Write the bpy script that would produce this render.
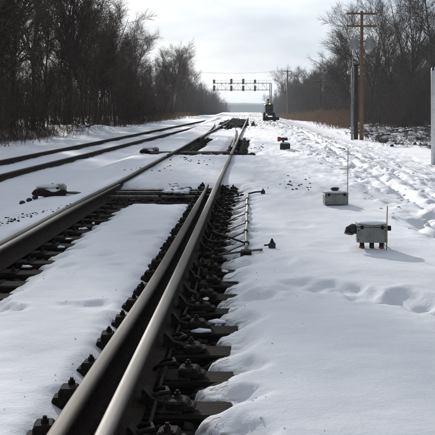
import bpy, math, random
import numpy as np
from mathutils import Vector, Matrix

R = math.radians
for o in list(bpy.data.objects):
    bpy.data.objects.remove(o)
scene = bpy.context.scene
COL = scene.collection

# ------------------------------------------------------------------ camera
F = 900.0            # focal length in photograph pixels (435 px wide)
CX, CY = 248.0, 104.0  # vanishing point of the track / horizon row
EYE = 1.25           # eye height above the rail head
cam_data = bpy.data.cameras.new('camera')
cam = bpy.data.objects.new('camera', cam_data)
COL.objects.link(cam)
cam.location = (0, 0, EYE)
cam.rotation_euler = (R(90), 0, 0)
cam_data.sensor_width = 36.0
cam_data.lens = 36.0 * F / 435.0
cam_data.shift_x = (217.5 - CX) / 435.0
cam_data.shift_y = (CY - 217.5) / 435.0
cam_data.clip_start = 0.05
cam_data.clip_end = 6000
scene.camera = cam

# ------------------------------------------------------------------ sky, sun
SUN_AZ = 18.0        # degrees left of the track direction
SUN_EL = 18.0
saz, sel = R(SUN_AZ), R(SUN_EL)
SUN_DIR = Vector((-math.sin(saz) * math.cos(sel), math.cos(saz) * math.cos(sel), math.sin(sel)))
world = bpy.data.worlds.new('World')
scene.world = world
world.use_nodes = True
nt = world.node_tree
nt.nodes.clear()
N, L = nt.nodes.new, nt.links.new
wout = N('ShaderNodeOutputWorld')
sky = N('ShaderNodeTexSky')
sky.sky_type = 'NISHITA'
sky.sun_disc = False
sky.sun_elevation = sel
sky.sun_rotation = -saz
sky.altitude = 200
sky.air_density = 1.0
sky.dust_density = 2.0
bg1 = N('ShaderNodeBackground')
bg1.inputs['Strength'].default_value = 0.10
L(sky.outputs['Color'], bg1.inputs['Color'])
tc = N('ShaderNodeTexCoord')
mp = N('ShaderNodeMapping')
mp.inputs['Scale'].default_value = (1.6, 1.6, 5.0)
L(tc.outputs['Generated'], mp.inputs['Vector'])
cn = N('ShaderNodeTexNoise')
cn.inputs['Scale'].default_value = 3.6
cn.inputs['Detail'].default_value = 6
cn.inputs['Roughness'].default_value = 0.5
L(mp.outputs['Vector'], cn.inputs['Vector'])
# veil of thin cloud: white with soft grey-blue undersides
cr = N('ShaderNodeValToRGB')
cr.color_ramp.elements[0].position = 0.36
cr.color_ramp.elements[0].color = (0.40, 0.47, 0.56, 1)
cr.color_ramp.elements[1].position = 0.62
cr.color_ramp.elements[1].color = (0.62, 0.67, 0.72, 1)
L(cn.outputs['Fac'], cr.inputs['Fac'])
bg2 = N('ShaderNodeBackground')
bg2.inputs['Strength'].default_value = 1.0
L(cr.outputs['Color'], bg2.inputs['Color'])
# thin cloud scatters light forward: the veil is brighter on the sun's side of the sky
vd = N('ShaderNodeVectorMath'); vd.operation = 'DOT_PRODUCT'
L(tc.outputs['Generated'], vd.inputs[0]); vd.inputs[1].default_value = SUN_DIR
h1 = N('ShaderNodeMath'); h1.operation = 'MULTIPLY_ADD'
L(vd.outputs['Value'], h1.inputs[0]); h1.inputs[1].default_value = 0.5; h1.inputs[2].default_value = 0.5
h2 = N('ShaderNodeMath'); h2.operation = 'POWER'
L(h1.outputs['Value'], h2.inputs[0]); h2.inputs[1].default_value = 4.0
h3 = N('ShaderNodeMath'); h3.operation = 'MULTIPLY_ADD'
L(h2.outputs['Value'], h3.inputs[0]); h3.inputs[1].default_value = 0.88; h3.inputs[2].default_value = 0.46
L(h3.outputs['Value'], bg2.inputs['Strength'])
mx = N('ShaderNodeMixShader')
mx.inputs['Fac'].default_value = 0.93
L(bg1.outputs['Background'], mx.inputs[1])
L(bg2.outputs['Background'], mx.inputs[2])
L(mx.outputs['Shader'], wout.inputs['Surface'])

sun_data = bpy.data.lights.new('sun', 'SUN')
sun_data.energy = 5.0
sun_data.angle = R(1.2)
sun_data.color = (1.0, 0.95, 0.89)
sun = bpy.data.objects.new('sun', sun_data)
COL.objects.link(sun)
sun.location = (-30, 60, 60)
sun.rotation_euler = SUN_DIR.to_track_quat('Z', 'Y').to_euler()

scene.view_settings.view_transform = 'Standard'
scene.view_settings.look = 'None'
scene.view_settings.gamma = 1.0
scene.view_settings.use_curve_mapping = False
scene.view_settings.exposure = 0.25
cy = scene.cycles
cy.max_bounces = 6
cy.diffuse_bounces = 3
cy.glossy_bounces = 3
cy.volume_bounces = 0
cy.use_adaptive_sampling = True
cy.adaptive_threshold = 0.02
cy.use_denoising = True

# ------------------------------------------------------------------ helpers
def at(px, py, z):
    """point at height z seen at photograph pixel px,py"""
    Y = F * (EYE - z) / (py - CY)
    return Vector(((px - CX) / F * Y, Y, z))

def atY(px, Y, z=0.0):
    return Vector(((px - CX) / F * Y, Y, z))

def S(t):
    t = np.clip(t, 0, 1)
    return t * t * (3 - 2 * t)

def perlin(x, y, seed=0):
    rng = np.random.RandomState(seed)
    perm = rng.permutation(256)
    perm = np.concatenate([perm, perm])
    ang = rng.rand(256) * 2 * np.pi
    gx, gy = np.cos(ang), np.sin(ang)
    xi, yi = np.floor(x).astype(int), np.floor(y).astype(int)
    xf, yf = x - xi, y - yi
    xi &= 255
    yi &= 255
    u = xf ** 3 * (xf * (xf * 6 - 15) + 10)
    v = yf ** 3 * (yf * (yf * 6 - 15) + 10)
    def g(ix, iy, dx, dy):
        h = perm[perm[ix & 255] + (iy & 255)]
        return gx[h] * dx + gy[h] * dy
    a = g(xi, yi, xf, yf)
    b = g(xi + 1, yi, xf - 1, yf)
    c = g(xi, yi + 1, xf, yf - 1)
    d = g(xi + 1, yi + 1, xf - 1, yf - 1)
    return (a + u * (b - a)) + v * ((c + u * (d - c)) - (a + u * (b - a)))

def fbm(x, y, seed=0, oct=4, gain=0.5):
    s, amp = 0.0, 1.0
    for k in range(oct):
        s = s + amp * perlin(x * 2 ** k + 13.7 * k, y * 2 ** k - 7.1 * k, seed + k)
        amp *= gain
    return s

def tag(o, label=None, cat=None, group=None, kind=None):
    if label: o['label'] = label
    if cat: o['category'] = cat
    if group: o['group'] = group
    if kind: o['kind'] = kind
    return o

def empty(name, loc=(0, 0, 0), rz=0.0, label=None, cat=None, group=None):
    o = bpy.data.objects.new(name, None)
    o.empty_display_size = 0.1
    COL.objects.link(o)
    o.location = loc
    o.rotation_euler = (0, 0, rz)
    return tag(o, label, cat, group)

class MB:
    """collects shapes for one mesh"""
    def __init__(s):
        s.v, s.f, s.m = [], [], []
    def add(s, vs, fs, mi=0):
        b = len(s.v)
        s.v += [tuple(p) for p in vs]
        s.f += [tuple(b + i for i in f) for f in fs]
        s.m += [mi] * len(fs)
        return s
    def box(s, c, d, mi=0, rot=None, top=1.0, jit=0.0, rnd=None):
        """c centre, d full sizes, top = scale of the top face"""
        hx, hy, hz = d[0] / 2, d[1] / 2, d[2] / 2
        vs = []
        for z, k in ((-hz, 1.0), (hz, top)):
            for x, y in ((-hx, -hy), (hx, -hy), (hx, hy), (-hx, hy)):
                p = Vector((x * k, y * k, z))
                if jit and rnd: p += Vector([rnd.uniform(-jit, jit) for _ in range(3)])
                if rot is not None: p = rot @ p
                vs.append(p + Vector(c))
        return s.add(vs, [(3, 2, 1, 0), (4, 5, 6, 7), (0, 1, 5, 4), (1, 2, 6, 5), (2, 3, 7, 6), (3, 0, 4, 7)], mi)
    def bevbox(s, c, d, b, mi=0, rot=None):
        """box with chamfered vertical and top edges"""
        hx, hy, hz = d[0] / 2, d[1] / 2, d[2] / 2
        def ring(x, y, k, z):
            return [(-x + k, -y, z), (x - k, -y, z), (x, -y + k, z), (x, y - k, z), (x - k, y, z), (-x + k, y, z), (-x, y - k, z), (-x, -y + k, z)]
        rs = [ring(hx, hy, b, -hz), ring(hx, hy, b, hz - b), ring(hx - b, hy - b, b * .6, hz)]
        vs = []
        for r in rs:
            for p in r:
                p = Vector(p)
                if rot is not None: p = rot @ p
                vs.append(p + Vector(c))
        fs = [tuple(reversed(range(8))), tuple(range(16, 24))]
        for k in range(2):
            for i in range(8):
                fs.append((k * 8 + i, k * 8 + (i + 1) % 8, k * 8 + 8 + (i + 1) % 8, k * 8 + 8 + i))
        return s.add(vs, fs, mi)
    def cyl(s, a, b, r0, r1=None, n=10, mi=0, caps=True):
        a, b = Vector(a), Vector(b)
        r1 = r0 if r1 is None else r1
        d = (b - a).normalized()
        u = d.orthogonal().normalized()
        w = d.cross(u)
        vs = []
        for p, r in ((a, r0), (b, r1)):
            for i in range(n):
                t = 2 * math.pi * i / n
                vs.append(p + u * (math.cos(t) * r) + w * (math.sin(t) * r))
        fs = [(i, (i + 1) % n, n + (i + 1) % n, n + i) for i in range(n)]
        if caps: fs += [tuple(reversed(range(n))), tuple(range(n, 2 * n))]
        return s.add(vs, fs, mi)
    def tube(s, pts, rad, n=6, mi=0):
        pts = [Vector(p) for p in pts]
        if not hasattr(rad, '__len__'): rad = [rad] * len(pts)
        vs, fs = [], []
        up = Vector((0.31, 0.17, 0.93))
        for i, p in enumerate(pts):
            d = (pts[min(i + 1, len(pts) - 1)] - pts[max(i - 1, 0)]).normalized()
            u = d.cross(up)
            if u.length < 1e-3: u = d.orthogonal()
            u.normalize()
            w = d.cross(u)
            for k in range(n):
                t = 2 * math.pi * k / n
                vs.append(p + u * (math.cos(t) * rad[i]) + w * (math.sin(t) * rad[i]))
        for i in range(len(pts) - 1):
            for k in range(n):
                fs.append((i * n + k, i * n + (k + 1) % n, (i + 1) * n + (k + 1) % n, (i + 1) * n + k))
        fs += [tuple(reversed(range(n))), tuple(range((len(pts) - 1) * n, len(pts) * n))]
        return s.add(vs, fs, mi)
    def lathe(s, c, prof, n=14, axis='Z', mi=0):
        c = Vector(c)
        vs, fs = [], []
        for r, h in prof:
            for k in range(n):
                t = 2 * math.pi * k / n
                q = (r * math.cos(t), r * math.sin(t), h)
                q = {'Z': q, 'X': (q[2], q[0], q[1]), 'Y': (q[1], q[2], q[0])}[axis]
                vs.append(c + Vector(q))
        m = len(prof)
        for i in range(m - 1):
            for k in range(n):
                fs.append((i * n + k, i * n + (k + 1) % n, (i + 1) * n + (k + 1) % n, (i + 1) * n + k))
        fs += [tuple(reversed(range(n))), tuple(range((m - 1) * n, m * n))]
        return s.add(vs, fs, mi)
    def lump(s, c, d, rnd, mi=0, seg=7, rings=4, rough=0.25, flat=0.0):
        """irregular rounded lump; flat>0 cuts the lower part"""
        vs, fs = [], []
        c = Vector(c)
        for i in range(1, rings):
            ph = math.pi * i / rings
            for k in range(seg):
                t = 2 * math.pi * (k + 0.5 * (i % 2)) / seg
                q = 1 + rnd.uniform(-rough, rough)
                z = math.cos(ph)
                if z < 0: z *= (1 - flat)
                vs.append(c + Vector((math.sin(ph) * math.cos(t) * d[0] / 2 * q, math.sin(ph) * math.sin(t) * d[1] / 2 * q, z * d[2] / 2 * q)))
        tp, bt = len(vs), len(vs) + 1
        vs.append(c + Vector((0, 0, d[2] / 2 * (1 + rnd.uniform(-rough, rough) * .5))))
        vs.append(c + Vector((0, 0, -d[2] / 2 * (1 - flat))))
        for k in range(seg):
            fs.append((tp, k, (k + 1) % seg))
            fs.append((bt, (rings - 2) * seg + (k + 1) % seg, (rings - 2) * seg + k))
        for i in range(rings - 2):
            for k in range(seg):
                fs.append((i * seg + k, (i + 1) * seg + k, (i + 1) * seg + (k + 1) % seg, i * seg + (k + 1) % seg))
        return s.add(vs, fs, mi)
    def mesh(s, name, mats, smooth=False):
        me = bpy.data.meshes.new(name)
        me.from_pydata(s.v, [], s.f)
        for m in (mats if isinstance(mats, (list, tuple)) else [mats]):
            me.materials.append(m)
        if any(s.m): me.polygons.foreach_set('material_index', s.m)
        if smooth: me.polygons.foreach_set('use_smooth', [True] * len(s.f))
        me.update()
        return me
    def build(s, name, mats, parent=None, smooth=False):
        return link(name, s.mesh(name, mats, smooth), parent)

def link(name, me, parent=None, loc=None):
    o = bpy.data.objects.new(name, me)
    COL.objects.link(o)
    if parent is not None: o.parent = parent
    if loc is not None: o.location = loc
    return o

def np_mesh(name, V, Fq, mat, smooth=False, attrs=None):
    """mesh from numpy arrays, Fq (M,k)"""
    me = bpy.data.meshes.new(name)
    V = np.asarray(V, dtype=np.float32)
    Fq = np.asarray(Fq, dtype=np.int32)
    m, k = Fq.shape
    me.vertices.add(len(V))
    me.vertices.foreach_set('co', V.ravel())
    me.loops.add(m * k)
    me.loops.foreach_set('vertex_index', Fq.ravel())
    me.polygons.add(m)
    me.polygons.foreach_set('loop_start', np.arange(0, m * k, k, dtype=np.int32))
    me.polygons.foreach_set('loop_total', np.full(m, k, dtype=np.int32))
    if smooth: me.polygons.foreach_set('use_smooth', np.ones(m, dtype=bool))
    me.materials.append(mat)
    me.update(calc_edges=True)
    for an, av in (attrs or {}).items():
        a = me.attributes.new(an, 'FLOAT', 'POINT')
        a.data.foreach_set('value', np.asarray(av, dtype=np.float32))
    return me

def copy_tree(o, parent=None):
    c = o.copy()
    COL.objects.link(c)
    c.parent = parent
    for ch in list(o.children):
        copy_tree(ch, c)
    return c

# ------------------------------------------------------------------ materials
def new_mat(name):
    m = bpy.data.materials.new(name)
    m.use_nodes = True
    t = m.node_tree
    return m, t, t.nodes['Principled BSDF']

def noisy(name, c1, c2, scale=8.0, rough=0.8, metal=0.0, bump=0.0, bscale=None, detail=5, spec=0.5, stretch=None, lo=0.35, hi=0.65):
    m, t, p = new_mat(name)
    tc = t.nodes.new('ShaderNodeTexCoord')
    vec = tc.outputs['Object']
    if stretch:
        mpn = t.nodes.new('ShaderNodeMapping')
        mpn.inputs['Scale'].default_value = stretch
        t.links.new(vec, mpn.inputs['Vector'])
        vec = mpn.outputs['Vector']
    n = t.nodes.new('ShaderNodeTexNoise')
    n.inputs['Scale'].default_value = scale
    n.inputs['Detail'].default_value = detail
    n.inputs['Roughness'].default_value = 0.6
    t.links.new(vec, n.inputs['Vector'])
    r = t.nodes.new('ShaderNodeValToRGB')
    r.color_ramp.elements[0].position = lo
    r.color_ramp.elements[0].color = (*c1, 1)
    r.color_ramp.elements[1].position = hi
    r.color_ramp.elements[1].color = (*c2, 1)
    t.links.new(n.outputs['Fac'], r.inputs['Fac'])
    t.links.new(r.outputs['Color'], p.inputs['Base Color'])
    p.inputs['Roughness'].default_value = rough
    p.inputs['Metallic'].default_value = metal
    p.inputs['Specular IOR Level'].default_value = spec
    if bump:
        n2 = t.nodes.new('ShaderNodeTexNoise')
        n2.inputs['Scale'].default_value = bscale or scale * 2
        n2.inputs['Detail'].default_value = 6
        t.links.new(vec, n2.inputs['Vector'])
        b = t.nodes.new('ShaderNodeBump')
        b.inputs['Strength'].default_value = bump
        b.inputs['Distance'].default_value = 0.02
        t.links.new(n2.outputs['Fac'], b.inputs['Height'])
        t.links.new(b.outputs['Normal'], p.inputs['Normal'])
    return m

def snow_material():
    m, t, p = new_mat('snow')
    N, L = t.nodes.new, t.links.new
    tc = N('ShaderNodeTexCoord')
    # fine grain of the snow surface
    n1 = N('ShaderNodeTexNoise')
    n1.inputs['Scale'].default_value = 60
    n1.inputs['Detail'].default_value = 5
    n1.inputs['Roughness'].default_value = 0.7
    L(tc.outputs['Object'], n1.inputs['Vector'])
    mpn = N('ShaderNodeMapping')
    mpn.inputs['Scale'].default_value = (2.0, 3.5, 2.0)
    mpn.inputs['Rotation'].default_value = (0, 0, R(14))
    L(tc.outputs['Object'], mpn.inputs['Vector'])
    n2 = N('ShaderNodeTexNoise')
    n2.inputs['Scale'].default_value = 1.6
    n2.inputs['Detail'].default_value = 5
    L(mpn.outputs['Vector'], n2.inputs['Vector'])
    b1 = N('ShaderNodeBump')
    b1.inputs['Strength'].default_value = 0.6
    b1.inputs['Distance'].default_value = 0.006
    L(n1.outputs['Fac'], b1.inputs['Height'])
    n5 = N('ShaderNodeTexNoise')
    n5.inputs['Scale'].default_value = 13
    n5.inputs['Detail'].default_value = 7
    n5.inputs['Roughness'].default_value = 0.65
    L(tc.outputs['Object'], n5.inputs['Vector'])
    b5 = N('ShaderNodeBump')
    b5.inputs['Strength'].default_value = 0.42
    b5.inputs['Distance'].default_value = 0.012
    L(n5.outputs['Fac'], b5.inputs['Height'])
    L(b1.outputs['Normal'], b5.inputs['Normal'])
    b2 = N('ShaderNodeBump')
    b2.inputs['Strength'].default_value = 0.22
    b2.inputs['Distance'].default_value = 0.025
    L(n2.outputs['Fac'], b2.inputs['Height'])
    L(b5.outputs['Normal'], b2.inputs['Normal'])
    L(b2.outputs['Normal'], p.inputs['Normal'])
    # leaf litter under the trees, soot and straw blown along the melted edges
    al = N('ShaderNodeAttribute'); al.attribute_name = 'litter'
    ad = N('ShaderNodeAttribute'); ad.attribute_name = 'soil'
    n3 = N('ShaderNodeTexNoise')
    n3.inputs['Scale'].default_value = 3.0
    n3.inputs['Detail'].default_value = 8
    n3.inputs['Roughness'].default_value = 0.7
    L(tc.outputs['Object'], n3.inputs['Vector'])
    lr = N('ShaderNodeValToRGB')
    lr.color_ramp.elements[0].color = (0.018, 0.012, 0.008, 1)
    lr.color_ramp.elements[1].color = (0.085, 0.056, 0.036, 1)
    L(n3.outputs['Fac'], lr.inputs['Fac'])
    sn = N('ShaderNodeValToRGB')
    sn.color_ramp.elements[0].color = (0.76, 0.765, 0.825, 1)
    sn.color_ramp.elements[1].color = (0.88, 0.88, 0.91, 1)
    L(n3.outputs['Fac'], sn.inputs['Fac'])
    # straw streaks across the track
    mps = N('ShaderNodeMapping')
    mps.inputs['Scale'].default_value = (7, 38, 7)
    mps.inputs['Rotation'].default_value = (0, 0, R(-25))
    L(tc.outputs['Object'], mps.inputs['Vector'])
    ns = N('ShaderNodeTexNoise')
    ns.inputs['Scale'].default_value = 1.0
    ns.inputs['Detail'].default_value = 4
    L(mps.outputs['Vector'], ns.inputs['Vector'])
    ms = N('ShaderNodeMapRange')
    ms.inputs['From Min'].default_value = 0.42
    ms.inputs['From Max'].default_value = 0.62
    L(ns.outputs['Fac'], ms.inputs['Value'])
    mm = N('ShaderNodeMath'); mm.operation = 'MULTIPLY'
    L(ms.outputs['Result'], mm.inputs[0]); L(ad.outputs['Fac'], mm.inputs[1])
    mixd = N('ShaderNodeMix'); mixd.data_type = 'RGBA'
    L(mm.outputs['Value'], mixd.inputs['Factor'])
    L(sn.outputs['Color'], mixd.inputs['A'])
    mixd.inputs['B'].default_value = (0.13, 0.105, 0.08, 1)
    mixl = N('ShaderNodeMix'); mixl.data_type = 'RGBA'
    L(al.outputs['Fac'], mixl.inputs['Factor'])
    L(mixd.outputs['Result'], mixl.inputs['A'])
    L(lr.outputs['Color'], mixl.inputs['B'])
    L(mixl.outputs['Result'], p.inputs['Base Color'])
    p.inputs['Roughness'].default_value = 0.75
    p.inputs['Specular IOR Level'].default_value = 0.25
    return m

M = {}
M['snow'] = snow_material()
M['clod'] = noisy('snow_clod', (0.76, 0.765, 0.825), (0.88, 0.88, 0.91), 5, 0.8, bump=0.4, bscale=30, spec=0.2)
M['ballast'] = noisy('ballast', (0.007, 0.006, 0.006), (0.030, 0.026, 0.023), 14, 0.9, bump=0.8, bscale=40, spec=.1)
M['stone'] = noisy('ballast_stone', (0.010, 0.009, 0.008), (0.048, 0.042, 0.037), 6, 0.9, bump=0.4, bscale=50, spec=.12)
M['rust'] = noisy('rail_rust', (0.014, 0.009, 0.007), (0.042, 0.026, 0.018), 25, 0.85, 0.0, 0.3, 80, spec=.15)
M['head'] = noisy('rail_head', (0.050, 0.044, 0.037), (0.115, 0.104, 0.090), 6, 0.58, 0.22, 0.03, 60, spec=.25, stretch=(2.5, 0.4, 6), lo=.25, hi=.75)
M['headdull'] = noisy('rail_head_dull', (0.034, 0.025, 0.018), (0.085, 0.064, 0.046), 6, 0.66, 0.08, 0.04, 60, spec=.25, stretch=(2.5, 0.4, 6), lo=.25, hi=.75)
M['tie'] = noisy('tie_wood', (0.008, 0.006, 0.005), (0.030, 0.022, 0.017), 6, 0.85, 0, 0.6, 12, stretch=(1, 9, 6), spec=.12)
M['iron'] = noisy('dark_iron', (0.010, 0.008, 0.007), (0.034, 0.025, 0.019), 30, 0.85, 0.0, 0.35, 80, spec=.15)
M['rod'] = noisy('rod_steel', (0.07, 0.055, 0.045), (0.20, 0.17, 0.145), 14, 0.5, 0.6, 0.2, 60)
M['pipe'] = noisy('galvanised_pipe', (0.13, 0.118, 0.10), (0.28, 0.26, 0.23), 12, 0.5, 0.4, 0.1, 60)
M['grey'] = noisy('grey_paint', (0.19, 0.19, 0.17), (0.29, 0.285, 0.26), 9, 0.55, 0.1, 0.1, 60)
M['silver'] = noisy('silver_post', (0.50, 0.51, 0.52), (0.66, 0.67, 0.68), 6, 0.45, 0.5, 0.05, 50)
M['red'] = noisy('red_paint', (0.26, 0.025, 0.02), (0.40, 0.04, 0.03), 20, 0.5)
M['stake'] = noisy('stake_wood', (0.28, 0.19, 0.08), (0.42, 0.30, 0.14), 20, 0.7)
M['pole'] = noisy('pole_wood', (0.12, 0.066, 0.034), (0.24, 0.132, 0.066), 5, 0.8, 0, 0.4, 20, stretch=(6, 6, 0.6))
M['poledark'] = noisy('pole_dark', (0.022, 0.015, 0.011), (0.05, 0.034, 0.025), 5, 0.85, 0, 0.4, 20, stretch=(6, 6, 0.6))
M['polegrey'] = noisy('pole_grey', (0.20, 0.21, 0.23), (0.32, 0.33, 0.35), 5, 0.6, 0.3)
M['can'] = noisy('transformer_grey', (0.30, 0.31, 0.31), (0.44, 0.45, 0.45), 7, 0.5, 0.1)
M['ceramic'] = noisy('insulator', (0.16, 0.10, 0.07), (0.30, 0.22, 0.17), 10, 0.3)
M['steelgrey'] = noisy('gantry_steel', (0.16, 0.165, 0.17), (0.26, 0.265, 0.27), 4, 0.6, 0.3)
M['black'] = noisy('black_paint', (0.012, 0.012, 0.013), (0.03, 0.03, 0.03), 12, 0.5)
M['bark'] = noisy('bark', (0.036, 0.025, 0.018), (0.115, 0.080, 0.057), 6, 0.9, 0, 0.5, 20, stretch=(4, 4, 0.7))
M['twig'] = noisy('twig', (0.036, 0.024, 0.016), (0.11, 0.074, 0.050), 2, 0.85)
M['brush'] = noisy('brush', (0.032, 0.021, 0.014), (0.11, 0.072, 0.046), 1.5, 0.9)
M['bramble'] = noisy('bramble', (0.05, 0.038, 0.032), (0.17, 0.14, 0.12), 1.5, 0.9)
M['reed'] = noisy('reed', (0.12, 0.072, 0.038), (0.29, 0.185, 0.10), 1.2, 0.85)
M['straw'] = noisy('straw', (0.10, 0.075, 0.05), (0.28, 0.22, 0.15), 8, 0.85)
M['machine'] = noisy('machine_green', (0.018, 0.026, 0.022), (0.05, 0.06, 0.052), 5, 0.55, 0.2)
M['tyre'] = noisy('rubber', (0.012, 0.012, 0.012), (0.028, 0.027, 0.026), 10, 0.85)
M['glass'] = noisy('dark_glass', (0.03, 0.035, 0.04), (0.05, 0.055, 0.06), 3, 0.15)
M['orange'] = noisy('orange_lamp', (0.75, 0.18, 0.03), (0.9, 0.28, 0.06), 10, 0.35)
M['hill'] = noisy('far_wood', (0.030, 0.026, 0.024), (0.075, 0.066, 0.058), 0.02, 0.95)
mo, to, po = new_mat('beacon_glow')
po.inputs['Base Color'].default_value = (0.9, 0.3, 0.06, 1)
po.inputs['Emission Color'].default_value = (1.0, 0.42, 0.12, 1)
po.inputs['Emission Strength'].default_value = 1.6
M['beacon'] = mo

# ------------------------------------------------------------------ track lines (plan view)
def curve(pts):
    ys = np.array([p[1] for p in pts], float)
    xs = np.array([p[0] for p in pts], float)
    d = np.gradient(xs, ys)
    def f(y):
        y = np.asarray(y, float)
        yc = np.clip(y, ys[0], ys[-1])
        i = np.clip(np.searchsorted(ys, yc) - 1, 0, len(ys) - 2)
        h = ys[i + 1] - ys[i]
        t = (yc - ys[i]) / h
        a = (2 * t ** 3 - 3 * t ** 2 + 1) * xs[i] + (t ** 3 - 2 * t ** 2 + t) * h * d[i]
        b = (-2 * t ** 3 + 3 * t ** 2) * xs[i + 1] + (t ** 3 - t ** 2) * h * d[i + 1]
        return a + b + (y - yc) * np.where(y < ys[0], d[0], d[-1])
    return f

XR = curve([(-0.572, 1.0), (-0.551, 3.5), (-0.526, 6.2), (-0.485, 14), (-0.43, 22), (-0.385, 28.5), (-0.31, 40), (-0.20, 55), (-0.07, 75), (0.12, 100)])
XP = curve([(-0.755, 1.0), (-0.733, 3.5), (-0.672, 6.2), (-0.648, 9), (-0.628, 14.2)])
XL = curve([(-2.29, 1.0), (-2.245, 6), (-2.20, 8), (-2.145, 11.5), (-2.075, 14), (-1.99, 19.5), (-1.905, 26), (-1.80, 35), (-1.60, 46), (-1.50, 55), (-1.36, 75), (-1.2, 100)])
LT = 0.0444
def XA(y): return -5.13 * 1.51 + LT * np.asarray(y, float)
def XB(y): return -4.10 * 1.51 + LT * np.asarray(y, float)
ZT = -0.26
TIE0, TIED = 3.77, 0.49

def wood_edge_l(y):
    y = np.asarray(y, float)
    return np.where(y < 80, -11.5 + 0.033 * y, -8.86 - 3.4 * S((y - 80) / 110.0))
def wood_edge_r(y):
    return 10.6 + 0.0 * np.asarray(y, float)

# ------------------------------------------------------------------ snow surface
def melt_s(x, y):
    """signed distance (m) into bare ballast; positive = bare"""
    fing = np.cos((y - TIE0) / TIED * 2 * np.pi) * (.75 + 1.1 * perlin(y * .9, x * 0 + 4.4, 33))
    nz = 0.055 * fbm(x * 2.2, y * 2.0, 31, 3) + 0.035 * fbm(x * 9, y * 7, 37, 3)
    out = np.full(np.broadcast(x, y).shape, -9.0)
    def zone(xl, xr, y0, y1, k=0.5):
        nonlocal out
        s = np.minimum(np.minimum(x - xl, xr - x), np.minimum((y - y0), (y1 - y)) * k)
        out = np.maximum(out, s)
    zone(XP(y) - 0.075 - 0.035 * np.maximum(fing, -0.3), -0.13 + 0.04 * S((5.5 - y) / 2.0) + 0.09 * np.sign(fing) * np.abs(fing) ** .7 + 0.06 * perlin(y * .8, x * 0 + 1.7, 35), 0.5, 15.1)
    zone(XL(y) - 0.01, XL(y) + 0.42 + 0.05 * fing, 0.5, 14.9)
    zone(XL(y), -0.4, 12.7, 14.9)
    # farther turnout
    zone(XR(y) - 0.26, XR(y) + 0.42, 25.2, 35.0, 0.12)
    zone(XL(y) + 0.0, XL(y) + 0.42, 25.2, 36.0, 0.12)
    zone(-2.9 + 0 * y, 0.25 + 0 * y, 24.6, 25.7)
    # bare heap farther along
    zone(-1.55 + 0.35 * np.sin(y * .6) + .2 * np.sin(y * 1.7), -0.02 + 0.12 * np.sin(y * 1.1), 50, 80, 0.045)
    zone(XR(y) + .5, XR(y) + 1.1 + .3 * np.sin(y * .9), 56, 66, .05)
    far = S((y - 20) / 20.0)
    nz = nz * (1 + 1.5 * far)
    far3 = S((y - 44) / 6.0)
    nz = nz + far3 * (.30 * fbm(x * 1.3, y * .22, 41, 3) + .14 * fbm(x * 5, y * .8, 43, 3) - .04)
    return out + nz

DENT = []
def dent(px, py, wx, wy, dep, ang=0.0):
    p = at(px, py, -0.1)
    DENT.append((p.x, p.y, wx * 1.7, wy * .95, dep, ang))
for a in [(95, 302, .07, .16, .030, 70), (72, 300, .05, .10, .018, 80), (5, 306, .08, .14, .035, 80),
          (150, 234, .10, .16, .030, 75), (118, 262, .06, .1, .012, 60),
          (228, 293, .07, .30, .035, 10), (262, 295, .07, .22, .040, 60), (246, 282, .05, .2, .02, 80),
          (300, 286, .09, .22, .04, 80), (325, 289, .07, .2, .045, 75), (350, 291, .06, .18, .04, 80), (363, 297, .05, .18, .045, 60),
          (388, 300, .06, .16, .03, 60), (408, 300, .08, .24, .055, 80), (430, 306, .08, .26, .05, 75), (455, 312, .08, .26, .05, 75),
          (285, 262, .05, .16, .012, 80), (268, 231, .1, .22, .018, 70), (300, 224, .08, .3, .014, 85), (330, 246, .1, .3, .018, 85),
          (285, 195, .12, .3, .02, 85), (262, 180, .12, .3, .025, 70), (300, 198, .1, .4, .02, 90),
          (18, 215, .1, .2, .02, 80), (70, 262, .05, .14, .012, 80), (108, 252, .05, .12, .014, 80)]:
    dent(*a)

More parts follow.
